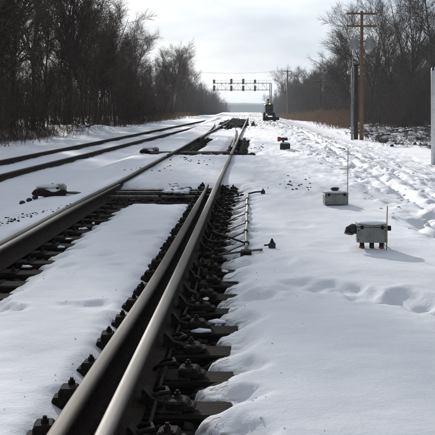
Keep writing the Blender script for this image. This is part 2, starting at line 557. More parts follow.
def snow_z(x, y):
    zr = -0.10 - 1.05 * S((x - 1.6) / 5.6)
    zl = -0.07 * S((-2.25 - x) * 4) * 0 - 0.30 * S((-2.75 - x) / 1.3)
    z = np.where(x > 0, zr, -0.10 + zl)
    # snow piled against the outside of the left stock rail
    z = z + 0.055 * np.exp(-((x - (XL(y) - 0.20)) / 0.22) ** 2) * (y < 24)
    z = z + 0.05 * np.exp(-((x - (XL(y) + 0.28)) / 0.2) ** 2 - ((y - 15.9) / 0.7) ** 2) + 0.07 * np.exp(-((x - XL(y) - .05) / 0.16) ** 2 - ((y - 15.7) / 0.45) ** 2)
    # left bank in front of the wood
    el = wood_edge_l(y)
    bank = S((XA(y) - 0.9 - x) / 2.2)
    z = z - 0.03 * bank + 0.38 * np.exp(-((y - 55.5) / 5.0) ** 2) * S((el + 2.2 - x) / 1.8) * S((x - el + 4) / 2) + bank * 0.09 * fbm(x * .5, y * .35, 71, 4)
    # far cross bank of ploughed snow
    z = z + 0.36 * np.exp(-((y - 104) / 13.0) ** 2) * S((x + 7.5) / 2.5) * S((2.2 - x) / .8)
    z = z + 0.09 * np.exp(-((y - 87) / 5.0) ** 2) * S((x + 9) / 2) * S((3.5 - x)) * (1 + fbm(x * .9, y * .3, 77, 3))
    z = z - 0.013 * np.clip(y - 116, 0, 2000) * S((y - 116) / 30)
    # drifts and ripples
    z = z + 0.045 * fbm(x * .42, y * .30, 3, 4) * (1 - .4 * bank)
    z = z + 0.010 * fbm(x * 2.1 + y * .5, y * 2.6, 9, 3)
    # long soft shoulder in the right foreground
    z = z + 0.035 * np.exp(-(((y - 7.1) + (x - 1.1) * .9) / 0.55) ** 2) * S((x - .1) / .5)
    # churned snow on the right, thrown by the plough
    ch = S((x - (1.72 + 0.25 * fbm(y * .3, x * 0, 5, 2) - .012 * y)) / 0.45) * S((8.2 - x) / 1.5) * S((y - 7.5) / 3) * S((75 - y) / 20)
    qx = x + .35 * fbm(x * .8, y * .5, 101, 3)
    qy = y + .9 * fbm(x * .7, y * .4, 103, 3)
    rid = 1 - 2 * np.abs(fbm(qx * 1.3, qy * .75, 15, 4))
    amp = .35 + .9 * S(.5 + 1.3 * fbm(x * .55, y * .22, 105, 2))
    z = z + ch * amp * (0.06 * (rid - .5) + 0.07 * fbm(qx * 3.2, qy * 1.8, 19, 4, .6))
    pit = fbm(qx * 2.2, qy * 1.1, 29, 2)
    z = z - ch * .05 * S((pit - .2) / .12)
    for rx, sl, dp in ((2.35, .012, .07), (2.95, .014, .06), (4.1, .02, .06)):      # wheel ruts along the slope
        c0 = rx + sl * y + .12 * perlin(y * .18, x * 0 + rx, 107)
        z = z - ch * dp * np.exp(-((x - c0) / .11) ** 2) + ch * dp * .5 * np.exp(-((np.abs(x - c0) - .24) / .09) ** 2)
    # trodden snow between the second box and the far turnout
    tr = S((x + .1) / .3) * S((2.2 - x) / .4) * S((y - 11.5) / 2.5) * S((60 - y) / 12)
    z = z + tr * 0.035 * fbm(x * 2.6, y * 1.3, 23, 4, .6)
    tl = S((-.6 - x) / .2) * S((x + 6) / 1) * S((y - 15.5) / 1) * S((60 - y) / 12)
    z = z + tl * 0.02 * fbm(x * 3.0, y * 1.8, 27, 4, .6)
    wx_ = x + .07 * fbm(x * 4.5, y * 3.5, 95, 3)
    wy_ = y + .14 * fbm(x * 4.0, y * 3.0, 97, 3)
    for (dx, dy, wx, wy, dep, ang) in DENT:
        ca, sa = math.cos(R(ang)), math.sin(R(ang))
        u = (wx_ - dx) * ca + (wy_ - dy) * sa
        v = -(wx_ - dx) * sa + (wy_ - dy) * ca
        # ang 90 -> the long axis lies across the view
        rr = (u / wy) ** 2 + (v / wx) ** 2
        z = z - dep * np.exp(-rr ** 2.2) + dep * .16 * np.exp(-((np.sqrt(rr) - 1.45) / .3) ** 2)
    return z

def full_z(x, y):
    z = snow_z(x, y)
    s = melt_s(x, y)
    depth = 0.42 * (1 - .55 * S((y - 20) / 20.0))
    z = z - depth * S((s + 0.0) / 0.15) - 0.07 * S((s + 0.20) / 0.20)
    # never bury the rails
    for f, zt, y1 in ((XR, 0.0, 78), (XL, 0.0, 78), (XP, 0.0, 14.3), (XA, ZT, 84), (XB, ZT, 84)):
        d = np.abs(x - f(y))
        lim = zt - 0.075 + 0.9 * np.clip(d - 0.075, 0, 9)
        z = np.where((y < y1) & (d < .3), np.minimum(z, lim), z)
    return z, s

def seq(parts):
    out = [parts[0][0]]
    for a, b, st in parts:
        n = max(1, int(round((b - a) / st)))
        out += list(np.linspace(a, b, n + 1)[1:])
    return np.array(out)

def geo(a, b, r):
    n = int(math.log(b / a) / math.log(r))
    return list(a * (b / a) ** (np.arange(1, n + 1) / n))

xs_core = seq([(-13, -7.4, .16), (-7.4, -2.7, .07), (-2.7, -1.5, .02), (-1.5, -.82, .032), (-.82, .05, .013), (.05, 1.6, .03), (1.6, 5.0, .04), (5.0, 9.0, .07), (9, 14, .2)])
xs = np.array([-x for x in geo(13, 1650, 1.22)][::-1] + list(xs_core) + geo(14, 1650, 1.22))
ys = np.array([-1650, -600, -200, -80, -30, -10, -4, -1, 0.5, 1.2, 1.8] + geo(1.8, 60, 1.0062) + geo(60, 130, 1.012) + geo(130, 1650, 1.08))
GX, GY = np.meshgrid(xs, ys)
GZ, GS = full_z(GX, GY)
nr, nc = GX.shape
idx = np.arange(nr * nc).reshape(nr, nc)
quads = np.stack([idx[:-1, :-1], idx[:-1, 1:], idx[1:, 1:], idx[1:, :-1]], -1).reshape(-1, 4)
litter = np.maximum(S((wood_edge_l(GY) - GX + 0.4 + 1.2 * fbm(GX * .5, GY * .4, 55, 3)) / 1.2), S((GX - wood_edge_r(GY) + .5 + 1.5 * fbm(GX * .4, GY * .3, 58, 3)) / 2.0))
litter = litter * (GY > 0)
soil = .75 * S((GS + 0.10) / 0.12) * (GY < 45)
soil = np.maximum(soil, 0.25 * S((GX - 1.9) / .8) * S((8 - GX) / 1) * S((fbm(GX * 1.5, GY * .8, 63, 4) - .1) * 3) * (GY > 9))
soil = np.maximum(soil, .95 * S((GX + .1) / .4) * S((6.5 - GX) / 2) * S((GY - 40) / 14) * S((130 - GY) / 25) * S((fbm(GX * 1.6, GY * .22, 65, 4) + .16) * 3.2))
gme = np_mesh('snow_ground', np.stack([GX.ravel(), GY.ravel(), GZ.ravel()], -1), quads, M['snow'], True, {'litter': litter.ravel(), 'soil': soil.ravel()})
tag(link('snow_ground', gme), 'white snow covering the ground', kind='structure')

def gz(x, y):
    """height of the finished snow mesh (bilinear)"""
    i = int(np.clip(np.searchsorted(ys, y) - 1, 0, len(ys) - 2))
    j = int(np.clip(np.searchsorted(xs, x) - 1, 0, len(xs) - 2))
    u = (x - xs[j]) / (xs[j + 1] - xs[j])
    v = (y - ys[i]) / (ys[i + 1] - ys[i])
    return float((GZ[i, j] * (1 - u) + GZ[i, j + 1] * u) * (1 - v) + (GZ[i + 1, j] * (1 - u) + GZ[i + 1, j + 1] * u) * v)

# ------------------------------------------------------------------ ballast bed under the snow
def ballast_z(x, y):
    b = -0.245 + 0.085 * S((y - 17) / 8.0) + 0.05 * S((y - 40) / 8.0)
    b = b + 0.05 * np.exp(-((y - 13.8) / 1.6) ** 2)
    b = b + 0.05 * np.exp(-((y - 66) / 14.0) ** 2) * (1 + 1.2 * fbm(x * 1.1, y * .25, 83, 3))
    b = np.where(y > 17, b - 0.30 * (1 - S((melt_s(x, y) + .05) / .15)), b)
    return b + 0.022 * fbm(x * 6, y * 5, 81, 3)
bx_ = seq([(-3.1, .45, .05)])
by_ = np.array([1.0] + geo(1.0, 90, 1.012))
BX, BY = np.meshgrid(bx_, by_)
BZ = ballast_z(BX, BY)
nr, nc = BX.shape
idx = np.arange(nr * nc).reshape(nr, nc)
quads = np.stack([idx[:-1, :-1], idx[:-1, 1:], idx[1:, 1:], idx[1:, :-1]], -1).reshape(-1, 4)
tag(link('ballast_bed', np_mesh('ballast_bed', np.stack([BX.ravel(), BY.ravel(), BZ.ravel()], -1), quads, M['ballast'], True)), 'dark wet ballast bed of the track', kind='structure')

# loose stones of the bared ballast
def scatter_rocks(name, pts, sizes, mat, seed, flat=.75, smooth=False):
    rng = np.random.RandomState(seed)
    t = (1 + 5 ** .5) / 2
    ico = np.array([(-1, t, 0), (1, t, 0), (-1, -t, 0), (1, -t, 0), (0, -1, t), (0, 1, t), (0, -1, -t), (0, 1, -t), (t, 0, -1), (t, 0, 1), (-t, 0, -1), (-t, 0, 1)]) / math.hypot(1, t)
    fi = np.array([(0, 11, 5), (0, 5, 1), (0, 1, 7), (0, 7, 10), (0, 10, 11), (1, 5, 9), (5, 11, 4), (11, 10, 2), (10, 7, 6), (7, 1, 8), (3, 9, 4), (3, 4, 2), (3, 2, 6), (3, 6, 8), (3, 8, 9), (4, 9, 5), (2, 4, 11), (6, 2, 10), (8, 6, 7), (9, 8, 1)])
    n = len(pts)
    q = ico[None] * (1 + rng.uniform(-.28, .28, (n, 12, 1)))
    q = q * rng.uniform(.65, 1.25, (n, 1, 3)) * np.array([1, 1, flat])
    a = rng.rand(n) * 6.283
    ca, sa = np.cos(a)[:, None], np.sin(a)[:, None]
    q = np.stack([q[..., 0] * ca - q[..., 1] * sa, q[..., 0] * sa + q[..., 1] * ca, q[..., 2]], -1)
    q = q * np.asarray(sizes)[:, None, None] + np.asarray(pts)[:, None, :]
    fs = (fi[None] + 12 * np.arange(n)[:, None, None]).reshape(-1, 3)
    return link(name, np_mesh(name, q.reshape(-1, 3), fs, mat, smooth))

rng = np.random.RandomState(5)
n = 60000
u = rng.rand(n)
y = np.where(u < .62, 2.4 + 13 * rng.rand(n), np.where(u < .8, 24 + 13 * rng.rand(n), 48 + 36 * rng.rand(n)))
x = -2.9 + 3.3 * rng.rand(n)
s = melt_s(x, y)
ok = s > 0.0
x, y = x[ok][:8500], y[ok][:8500]
sz = rng.uniform(.012, .036, len(x)) * (1 + .6 * S((y - 18) / 20) + .7 * S((y - 45) / 10))
tag(scatter_rocks('ballast_stones', np.stack([x, y, ballast_z(x, y) + sz * .3], -1), sz, M['stone'], 6), 'dark broken stones in the bared ballast', kind='stuff')

# ------------------------------------------------------------------ rails
H = 0.172
PROF = [(-.070, -H), (-.070, -H + .010), (-.030, -H + .022), (-.010, -H + .036), (-.008, -.052), (-.030, -.040), (-.0365, -.034), (-.0365, -.014), (-.033, -.0065), (-.026, -.002), (-.012, 0.0),
        (.012, 0.0), (.026, -.002), (.033, -.0065), (.0365, -.014), (.0365, -.034), (.030, -.040), (.008, -.052), (.010, -H + .036), (.030, -H + .022), (.070, -H + .010), (.070, -H)]
HEADF = {8, 9, 10, 11, 12}
DULLF = {7, 13}
def rail_mesh(name, f, y0, y1, z=0.0, head='head', off=0.0, taper=None, origin=(0, 0, 0), step=None, sink=0.0):
    n = max(8, int((y1 - y0) / (step or max(.35, (y1 - y0) / 90))))
    yy = np.linspace(y0, y1, n)
    xx = f(yy) + off
    mb = MB()
    k = len(PROF)
    vs, fs, ms = [], [], []
    for i in range(n):
        sc = 1.0
        dz = 0.0
        if taper:
            t = min(1.0, (y1 - yy[i]) / taper)
            sc = .30 + .70 * t
            dz = -.012 * (1 - t)
        for px_, pz_ in PROF:
            vs.append((xx[i] + px_ * sc - origin[0], yy[i] - origin[1], z + pz_ + dz - origin[2]))
    for i in range(n - 1):
        for j in range(k):
            fs.append((i * k + j, (i + 1) * k + j, (i + 1) * k + (j + 1) % k, i * k + (j + 1) % k))
            ms.append(0 if j in HEADF else 2 if j in DULLF else 1)
    fs += [tuple(range(k)), tuple(reversed(range((n - 1) * k, n * k)))]
    ms += [1, 1]
    mb.v, mb.f, mb.m = vs, fs, ms
    return mb.mesh(name, [M[head], M['rust'], M['headdull']], True)

rnd = random.Random(11)
turn = empty('railway_turnout', (-1.3, 8, -.44), 0, 'near set of railway points with one open blade and dark bared ties', 'railway points')
TO = (-1.3, 8, -.44)
def tl(p): return (p[0] - TO[0], p[1] - TO[1], p[2] - TO[2])
o = link('stock_rail', rail_mesh('stock_rail', XR, 1.2, 21.97, origin=TO), turn); o['label'] = 'worn bright right-hand running rail'
o = link('stock_rail', rail_mesh('stock_rail', XL, 1.2, 21.97, head='headdull', origin=TO, off=-.04), turn); o['label'] = 'left-hand running rail'
o = link('point_blade', rail_mesh('point_blade', XP, 1.2, 14.2, head='headdull', origin=TO, taper=3.2), turn); o['label'] = 'brown open point blade ending in the cross trench'
o = link('point_blade', rail_mesh('point_blade', XL, 1.2, 14.2, head='head', origin=TO, off=.042, taper=3.5), turn); o['label'] = 'point blade closed against the left-hand rail'

# ties, each with its plates and bolts
TZ = -0.172 - .014       # top of tie
def tie_mesh(seed):
    r = random.Random(seed)
    mb = MB()
    l = 2.95
    w = .21
    n = 9
    vs, fs = [], []
    for i in range(n):
        xx = -l / 2 + l * i / (n - 1)
        j = lambda a: r.uniform(-a, a)
        vs += [(xx + j(.006) * (i in (0, n - 1)), -w / 2 + j(.006), -.15), (xx, -w / 2 + j(.006), -.012 + j(.004)), (xx, -w / 2 + .014 + j(.004), j(.003)),
               (xx, w / 2 - .014 + j(.004), j(.003)), (xx, w / 2 + j(.006), -.012 + j(.004)), (xx, w / 2 + j(.006), -.15)]
    for i in range(n - 1):
        for k in range(6):
            fs.append((i * 6 + k, i * 6 + (k + 1) % 6, (i + 1) * 6 + (k + 1) % 6, (i + 1) * 6 + k))
    fs += [tuple(reversed(range(6))), tuple(range((n - 1) * 6, n * 6))]
    mb.add(vs, fs)
    return mb.mesh('tie', M['tie'])
tie_meshes = [tie_mesh(k) for k in range(6)]

def plate_mesh():      # slide plate: flat steel with two raised shoulders
    mb = MB()
    mb.bevbox((0, 0, .006), (.52, .17, .012), .004)
    mb.bevbox((.115, 0, .019), (.035, .15, .016), .005)
    return mb.mesh('slide_plate', M['iron'])
def brace_mesh():      # rail brace: sloping rib block against the rail web plus foot
    mb = MB()
    v = []
    for yy in (-.045, .045):
        v += [(.0, yy, .0), (.105, yy, .0), (.105, yy, .022), (.05, yy, .045), (.012, yy, .10), (.0, yy, .10)]
    f = [(0, 1, 2, 3, 4, 5)[::-1], tuple(range(6, 12))]
    for k in range(6):
        f.append((k, (k + 1) % 6, 6 + (k + 1) % 6, 6 + k))
    mb.add(v, f)
    return mb.mesh('rail_brace', M['iron'])
def block_mesh():      # adjustable chair block at the outer end of the plate
    mb = MB()
    mb.bevbox((0, 0, .032), (.10, .125, .064), .012)
    mb.bevbox((.058, 0, .016), (.05, .10, .032), .008)
    return mb.mesh('chair_block', M['iron'])
def bolt_mesh():
    mb = MB()
    mb.cyl((0, 0, -.004), (0, 0, .006), .024, n=10)
    mb.cyl((0, 0, .005), (0, 0, .024), .0165, n=6)
    mb.cyl((0, 0, .022), (0, 0, .036), .009, n=8)
    return mb.mesh('bolt', M['iron'])
def clip_mesh():       # curved spring clip
    mb = MB()
    pts = [(.0, -.05, .02), (.03, -.055, .045), (.075, -.04, .055), (.10, 0, .05), (.075, .04, .055), (.03, .055, .045), (.0, .05, .02)]
    mb.tube(pts, .011, 6)
    return mb.mesh('spring_clip', M['iron'], True)
PM, BM, KM, TM, CM = plate_mesh(), brace_mesh(), block_mesh(), bolt_mesh(), clip_mesh()

def lay_tie(root, org, y, k, full=True):
    cx = -1.29 + rnd.uniform(-.03, .03)
    t = link('tie', tie_meshes[k % 6], root)
    zt = TZ
    t.location = (cx - org[0], y - org[1], zt - org[2])
    t.rotation_euler = (rnd.uniform(-.02, .02), 0, rnd.uniform(-.02, .02))
    xr, xl = float(XR(y)) - cx, float(XL(y)) - .04 - cx
    def sub(nm, me, x, yy=0.0, z=0.0, rz=0.0, sc=1.0):
        q = link(nm, me, t)
        q.location = (x, yy, z + .0)
        q.rotation_euler = (0, 0, rz)
        q.scale = (sc, sc, sc)
        return q
    sub('slide_plate', PM, xr - .02, rz=rnd.uniform(-.03, .03))
    sub('slide_plate', PM, xl + .02, rz=math.pi + rnd.uniform(-.03, .03))
    if full:
        jj = rnd.uniform(-.015, .015)
        hb = rnd.uniform(.55, .9)
        q = sub('chair_block', KM, xr + .22 + jj, rnd.uniform(-.02, .02), .010, rnd.uniform(-.12, .12))
        q.scale = (rnd.uniform(.85, 1.1), rnd.uniform(.8, 1.05), hb)
        sub('bolt', TM, xr + .215 + jj, rnd.uniform(-.01, .01), .010 + .062 * hb, rnd.random())
        if rnd.random() < .6:
            q = sub('rail_brace', BM, xr + .045, rnd.uniform(-.04, .01), .024, rnd.uniform(-.08, .08))
            q.scale = (rnd.uniform(.8, 1.1), rnd.uniform(.7, 1.0), rnd.uniform(.7, 1.0))
        if rnd.random() < .75:
            sub('spring_clip', CM, xr + .05 + rnd.uniform(0, .02), rnd.uniform(.03, .07), .012, rnd.uniform(-.4, .4))
        xp = float(XP(y)) - cx if y < 14.2 else xr - .16
        q = sub('chair_block', KM, xp - .125, rnd.uniform(-.012, .012), .018, math.pi + rnd.uniform(-.12, .12), 1.0)
        q.scale = (rnd.uniform(.7, .95), rnd.uniform(.75, 1.1), rnd.uniform(1.0, 1.4))
        sub('bolt', TM, xp - .12, rnd.uniform(-.03, .03), .015 + .062 * q.scale[2], rnd.random())
        sub('rail_brace', BM, xl - .06, 0, .012, math.pi)
        sub('bolt', TM, xl + .25, rnd.uniform(-.03, .03), .014, rnd.random())
    return t
k = 0
yt = TIE0 - 2 * TIED
while yt < 15.2:
    lay_tie(turn, TO, yt, k)
    k += 1
    yt += TIED

# heater conduit looping along the foot of the right-hand rail
for off_, z_, sd in ((.105, -.155, 0.0),):
    mb = MB()
    yy = np.arange(2.2, 12.4, .12)
    mb.tube([tl((float(XR(v)) + off_ + .014 * math.sin(v * 2.1 + sd), v, z_ + .012 * math.sin(v * 3.4 + sd))) for v in yy], .010, 6)
    mb.build('heater_conduit', M['iron'], turn, True)
# scraps of snow left on the bared ties
for i in range(26):
    yy = TIE0 + TIED * rnd.randrange(-1, 22) + rnd.uniform(-.2, .2)
    left = rnd.random() < .25
    xx = float(XL(yy)) + rnd.uniform(.22, .42) if left else rnd.uniform(-.32, -.12)
    mb = MB()
    mb.lump((0, 0, 0), (rnd.uniform(.04, .13), rnd.uniform(.04, .10), rnd.uniform(.015, .035)), rnd, seg=9, rings=5, rough=.3, flat=.5)
    q = mb.build('snow_scrap', M['clod'], turn, True)
    q.location = tl((xx, yy, TZ + .008))
# throw bars across the trench
for (yb, x0, x1, zb, rr) in ((13.25, -2.75, -.55, -.115, .018), (13.72, -2.9, -.50, -.10, .020), (14.35, -2.75, -.6, -.125, .016)):
    mb = MB()
    mb.bevbox(((x0 + x1) / 2 - TO[0], yb - TO[1], zb - TO[2]), (x1 - x0, rr * 2.6, rr * 1.6), .004)
    mb.cyl((x1 - .12 - TO[0], yb - TO[1], zb - TO[2] - .01), (x1 - .12 - TO[0], yb - TO[1], zb - TO[2] + .045), .022, n=8)
    mb.box((x1 - .03 - TO[0], yb - TO[1], zb - TO[2] + .01), (.09, .07, .05))
    mb.build('throw_bar', M['rod'], turn)
# snow caught on the throw bars
for i in range(16):
    p = at(rnd.uniform(166, 188), rnd.uniform(186, 196), -.10)
    mb = MB()
    mb.lump((0, 0, 0), (rnd.uniform(.06, .17), rnd.uniform(.10, .30), rnd.uniform(.03, .07)), rnd, seg=9, rings=6, rough=.22)
    q = mb.build('snow_lump', M['clod'], turn, True)
    q.location = tl((p.x, p.y, -.085 + .05 * math.exp(-((p.x + 1.12) / .12) ** 2)))
    q.rotation_euler = (0, 0, rnd.uniform(-.5, .5))
mb = MB()
for i in range(6):
    a = Vector((-1.30 + .075 * i, 13.2 + .12 * i, -.10)); 
    mb.tube([tl(a), tl(a + Vector((.03, .35, .02))), tl(a + Vector((-.02, .8, .0)))], .016, 6)
mb.build('heater_hose', M['iron'], turn, True)

# farther turnout
T2 = (-1.1, 30, -.44)
turn2 = empty('railway_turnout', T2, 0, 'farther set of railway points with dark melted patches beside its rails', 'railway points')
link('stock_rail', rail_mesh('stock_rail', XR, 22.0, 84, origin=T2, step=.9), turn2)
link('stock_rail', rail_mesh('stock_rail', XL, 22.0, 84, head='headdull', origin=T2, off=-.03, step=.9), turn2)
XP2 = curve([(-0.47, 26), (-0.475, 31), (-0.50, 36), (-0.58, 42), (-.70, 48)])
XL2 = curve([(-1.80, 33), (-1.78, 38), (-1.84, 44), (-1.98, 52), (-2.2, 60)])
q = link('point_blade', rail_mesh('point_blade', XP2, 26.2, 47, origin=T2, z=-.004), turn2)
q = link('branch_rail', rail_mesh('branch_rail', XL2, 33, 58, origin=T2, z=-.004, head='headdull'), turn2)
yt = 25.0
while yt < 36.5:
    t = link('tie', tie_meshes[k % 6], turn2)
    t.location = (-1.15 - T2[0], yt - T2[1], TZ + .005 - T2[2])
    for xx in (float(XR(yt)), float(XL(yt)) - .03):
        q = link('slide_plate', PM, t); q.location = (xx + 1.15, 0, 0)
        q = link('chair_block', KM, t); q.location = (xx + 1.15 + .2, 0, .01)
    k += 1
    yt += TIED
for yb in (25.0, 25.35):
    mb = MB()
    mb.bevbox((-1.5 - T2[0], yb - T2[1], -.10 - T2[2]), (2.4, .05, .035), .005)
    mb.box((-.35 - T2[0], yb - T2[1], -.09 - T2[2]), (.09, .08, .06))
    mb.build('throw_bar', M['rod'], turn2)

# left-hand track
T3 = (-5.5, 30, ZT - .2)
track = empty('railway_track', T3, 0, 'straight snow-covered railway track on the left in front of the wood', 'railway track')
link('rail', rail_mesh('rail', XA, 5, 92, z=ZT, head='headdull', origin=T3, step=1.5), track)
link('rail', rail_mesh('rail', XB, 5, 92, z=ZT, head='headdull', origin=T3, step=1.5), track)

# ------------------------------------------------------------------ heater pipe right of the rails
def ground_pt(px, py, z0=-.1):
    p = at(px, py, z0)
    for _ in range(6):
        z = gz(p.x, p.y)
        p = at(px, py, z)
    return p
pa, pb = at(246, 251, -.075), at(247.5, 193.5, -.075)
org = Vector((pb.x, (pa.y + pb.y) / 2, -.2))
hp = empty('heater_pipe', org, 0, 'pale metal heater pipe lying along the snow beside the bared ties', 'pipe')
mb = MB()
npt = 14
pts = [pa.lerp(pb, i / (npt - 1)) + Vector((.006 * math.sin(i * 1.7), 0, .006 * math.sin(i * 2.3))) - org for i in range(npt)]
mb.tube(pts, .017, 10)
mb.build('pipe', M['pipe'], hp, True)
for i in range(1, npt - 1, 2):
    c = pts[i]
    mb = MB(); mb.cyl(c - Vector((0, .035, 0)), c + Vector((0, .025, 0)), .025, n=10); mb.build('pipe_collar', M['iron'], hp)
    mb = MB(); mb.tube([c, c + Vector((-.10, -.06, -.03)), c + Vector((-.26, -.12, -.09))], .007, 6); mb.build('branch_pipe', M['rod'], hp, True)
mb = MB(); mb.bevbox(pts[0] + Vector((0, -.05, -.02)), (.10, .14, .07), .01); mb.build('pipe_foot', M['iron'], hp)
e1 = at(263, 191.5, -.07) - org
mb = MB(); mb.tube([pts[-1], pts[-1].lerp(e1, .5) + Vector((0, 0, .01)), e1], .012, 6); mb.build('arm', M['iron'], hp, True)
mb = MB(); mb.lathe(e1 + Vector((0, 0, -.02)), [(.02, -.03), (.032, -.015), (.034, .02), (.022, .042), (.010, .048), (.010, .065)], 10); mb.build('knob', M['black'], hp, True)
e2 = at(262, 249.5, -.085) - org
mb = MB(); mb.tube([pts[0] + Vector((-.25, .02, -.04)), pts[0], e2], .011, 6); mb.build('cross_rod', M['rod'], hp, True)
r1 = at(208, 230, -.13) - org
mb = MB(); mb.tube([r1, pts[1]], .010, 6); mb.build('feed_pipe', M['rust'], hp, True)

p = ground_pt(272, 248)
vb = empty('valve_box', p, 0.2, 'small dark valve fitting standing alone on the snow right of the pipe', 'valve')
mb = MB(); mb.bevbox((0, 0, .022), (.062, .055, .065), .010); mb.build('body', M['black'], vb)
mb = MB(); mb.lathe((0, 0, .053), [(.018, 0), (.018, .014), (.010, .018), (.010, .034), (.004, .036)], 8); mb.build('stem', M['iron'], vb)
mb = MB(); mb.tube([(-.02, 0, .03), (-.065, .0, .028), (-.075, 0, .03)], .008, 6); mb.build('nozzle', M['iron'], vb)

# ------------------------------------------------------------------ grey boxes along the right
def grey_box(px, py, label, w, h, legs, rz, cap, side):
    p = ground_pt(px, py)
    r = empty('heater_box', p, rz, label, 'equipment box', 'grey boxes beside the track')
    lz = .06 if legs == 3 else .012
    mb = MB()
    mb.bevbox((0, 0, lz + h / 2), (w, w * .72, h), .012)
    mb.box((0, -w * .36 - .003, lz + h * .55), (w * .06, .006, h * .8))
    body = mb.build('body', M['grey'], r)
    mb = MB(); mb.box((0, 0, lz + h + .006), (w * 1.03, w * .76, .012)); mb.build('lid', M['grey'], r)
    mb = MB(); mb.lump((0, 0, lz + h + .016), (w * .98, w * .74, .055), rnd, seg=18, rings=8, rough=.05, flat=.85); mb.build('snow_cap', M['clod'], r, True)
    for s_ in (-1, 1):
        mb = MB(); mb.bevbox((s_ * w * .33, -w * .38 - .004, lz + h - .006), (.026, .014, .034), .003); mb.build('latch', M['iron'], r)
        for zz_ in (.18, .75):
            mb = MB(); mb.cyl((s_ * w * .44, -w * .36 + .002, lz + h * zz_), (s_ * w * .44, -w * .36 - .006, lz + h * zz_), .006, n=8); mb.build('rivet', M['iron'], r)
    mb = MB(); mb.tube([(w * .30, w * .3, lz + .02), (w * .42, w * .55, .02), (w * .5, w * .9, -.03)], .011, 8); mb.build('cable', M['black'], r, True)
    for i in range(legs):
        x = (-.32 + .64 * i / (legs - 1)) * w
        mb = MB(); mb.cyl((x, -.03, -.06), (x, -.03, lz + .004),   .024, .022, 10)
        lg = mb.build('leg', M['black'], r, True)
        if legs == 3 and i != 1:
            mb = MB(); mb.cyl((x, -.03, -.03), (x, -.03, .018), .0265, n=10); mb.build('red_band', M['red'], lg)
    if side:
        mb = MB(); mb.tube([(-w / 2 + .01, -.02, lz + h * .75), (-w / 2 - .03, -.03, lz + h * .8), (-w / 2 - .07, -.05, lz + h * .66), (-w / 2 - .075, -.06, lz + h * .5)], [.045, .05, .05, .044], 10); mb.build('elbow_duct', M['black'], r, True)
        mb = MB(); mb.cyl((w / 2 - .01, -.04, lz + h * .86), (w / 2 + .035, -.04, lz + h * .86), .024, n=10); mb.build('side_plug', M['iron'], r)
    if cap:
        mb = MB(); mb.lathe((-.01, 0, lz + h + .03), [(.040, 0), (.042, .02), (.058, .022), (.058, .045), (.04, .052)], 12); mb.build('cap', M['black'], r, True)
    return r
grey_box(371.5, 247.5, 'nearest grey metal box with snow on its lid, standing on red-footed legs', .285, .15, 3, R(-4), False, True)
grey_box(335.5, 204.5, 'grey metal box low in the snow with a dark round cap on top', .31, .135, 2, R(3), True, False)
p = ground_pt(284, 149.5)
r = empty('signal_box', p, 0, 'small dark two-tier box with a red tag far along the track', 'equipment box', 'grey boxes beside the track')
mb = MB(); mb.bevbox((.03, 0, .09), (.30, .2, .18), .012); mb.build('body', M['black'], r)
mb = MB(); mb.lump((.03, 0, .185), (.3, .2, .08), rnd, seg=12, rings=6, rough=.05, flat=.8); mb.build('snow_cap', M['clod'], r, True)
mb = MB(); mb.bevbox((-.02, .05, .31), (.26, .16, .09), .01); mb.build('upper_tray', M['black'], r)
mb = MB(); mb.cyl((-.02, .05, .15), (-.02, .05, .29), .03, n=8); mb.build('stem', M['iron'], r)
mb = MB(); mb.box((-.15, -.05, .31), (.09, .02, .14)); mb.build('red_tag', M['red'], r)

def stake(px, pyb, pyt, label, rad, mat, flag=None):
    p = ground_pt(px, pyb)
    h = (pyb - pyt) / F * p.y
    r = empty('marker_stake', p, 0, label, 'stake', 'thin marker stakes in the snow')
    mb = MB(); mb.tube([(0, 0, -.08), (.003, 0, h * .5), (.008, 0, h)], [rad, rad * .9, rad * .8], 6); mb.build('rod', M[mat], r, True)
    if flag:
        mb = MB(); mb.box((-.04, 0, h * .62), (.13, .006, .012)); mb.build('cross_strip', M[mat], r)
    return r
stake(386.5, 250, 206, 'pale wooden stake just right of the nearest grey box', .006, 'stake')
stake(347.5, 203, 148, 'thin tall wire stake with a cross strip beside the capped grey box', .006, 'stake', True)

# ------------------------------------------------------------------ point machines half buried in snow, left
def point_machine(px, py, label, sc, rz, rods):
    p = ground_pt(px, py)
    r = empty('point_machine', p, rz, label, 'point machine', 'point machines left of the rails')
    r.scale = (sc, sc, sc)
    mb = MB()
    mb.bevbox((0, .10, .09), (.42, .30, .16), .04); mb.build('housing', M['grey'], r)
    mb = MB()
    n = 10
    mb.tube([(-.26 + .5 * i / n, -.10 - .02 * math.sin(i * .6), .045 + .022 * math.sin(i * .75)) for i in range(n + 1)], [.02] + [.055] * (n - 1) + [.02], 8)
    mb.build('motor_cover', M['iron'], r, True)
    mb = MB(); mb.lump((-.04, .05, .135), (.38, .30, .12), rnd, seg=16, rings=8, rough=.07, flat=.7); mb.build('snow_cap', M['clod'], r, True)
    mb = MB(); mb.lump((.02, -.04, .06), (.30, .16, .14), rnd, seg=14, rings=7, rough=.08, flat=.3); mb.build('snow_cap', M['clod'], r, True)
    for (x, y, z) in rods:
        mb = MB(); mb.lathe((x, y, z), [(.020, -.10), (.024, 0.0), (.045, .01), (.046, .035), (.03, .055), (.012, .06)], 10); mb.build('terminal_cap', M['black'], r, True)
    for s_ in (-.05, .03):
        mb = MB(); mb.tube([(.18, .02 + s_, .05), (.42, .02 + s_, .035), (.85 / sc * .8, .05 + s_, .0)], .014, 6); mb.build('drive_rod', M['rod'], r, True)
    for (x, y, z) in ((.02, -.0, .165), (.10, -.07, .115)):
        mb = MB(); mb.cyl((x, y, z - .03), (x, y, z + .022), .018, n=8); mb.build('bolt', M['iron'], r)
    return r
point_machine(51, 196, 'near snow-capped point machine with three black round caps left of the rails', 1.0, R(6), [(-.42, .02, -.125), (-.33, .10, -.095), (-.25, .14, -.06)])
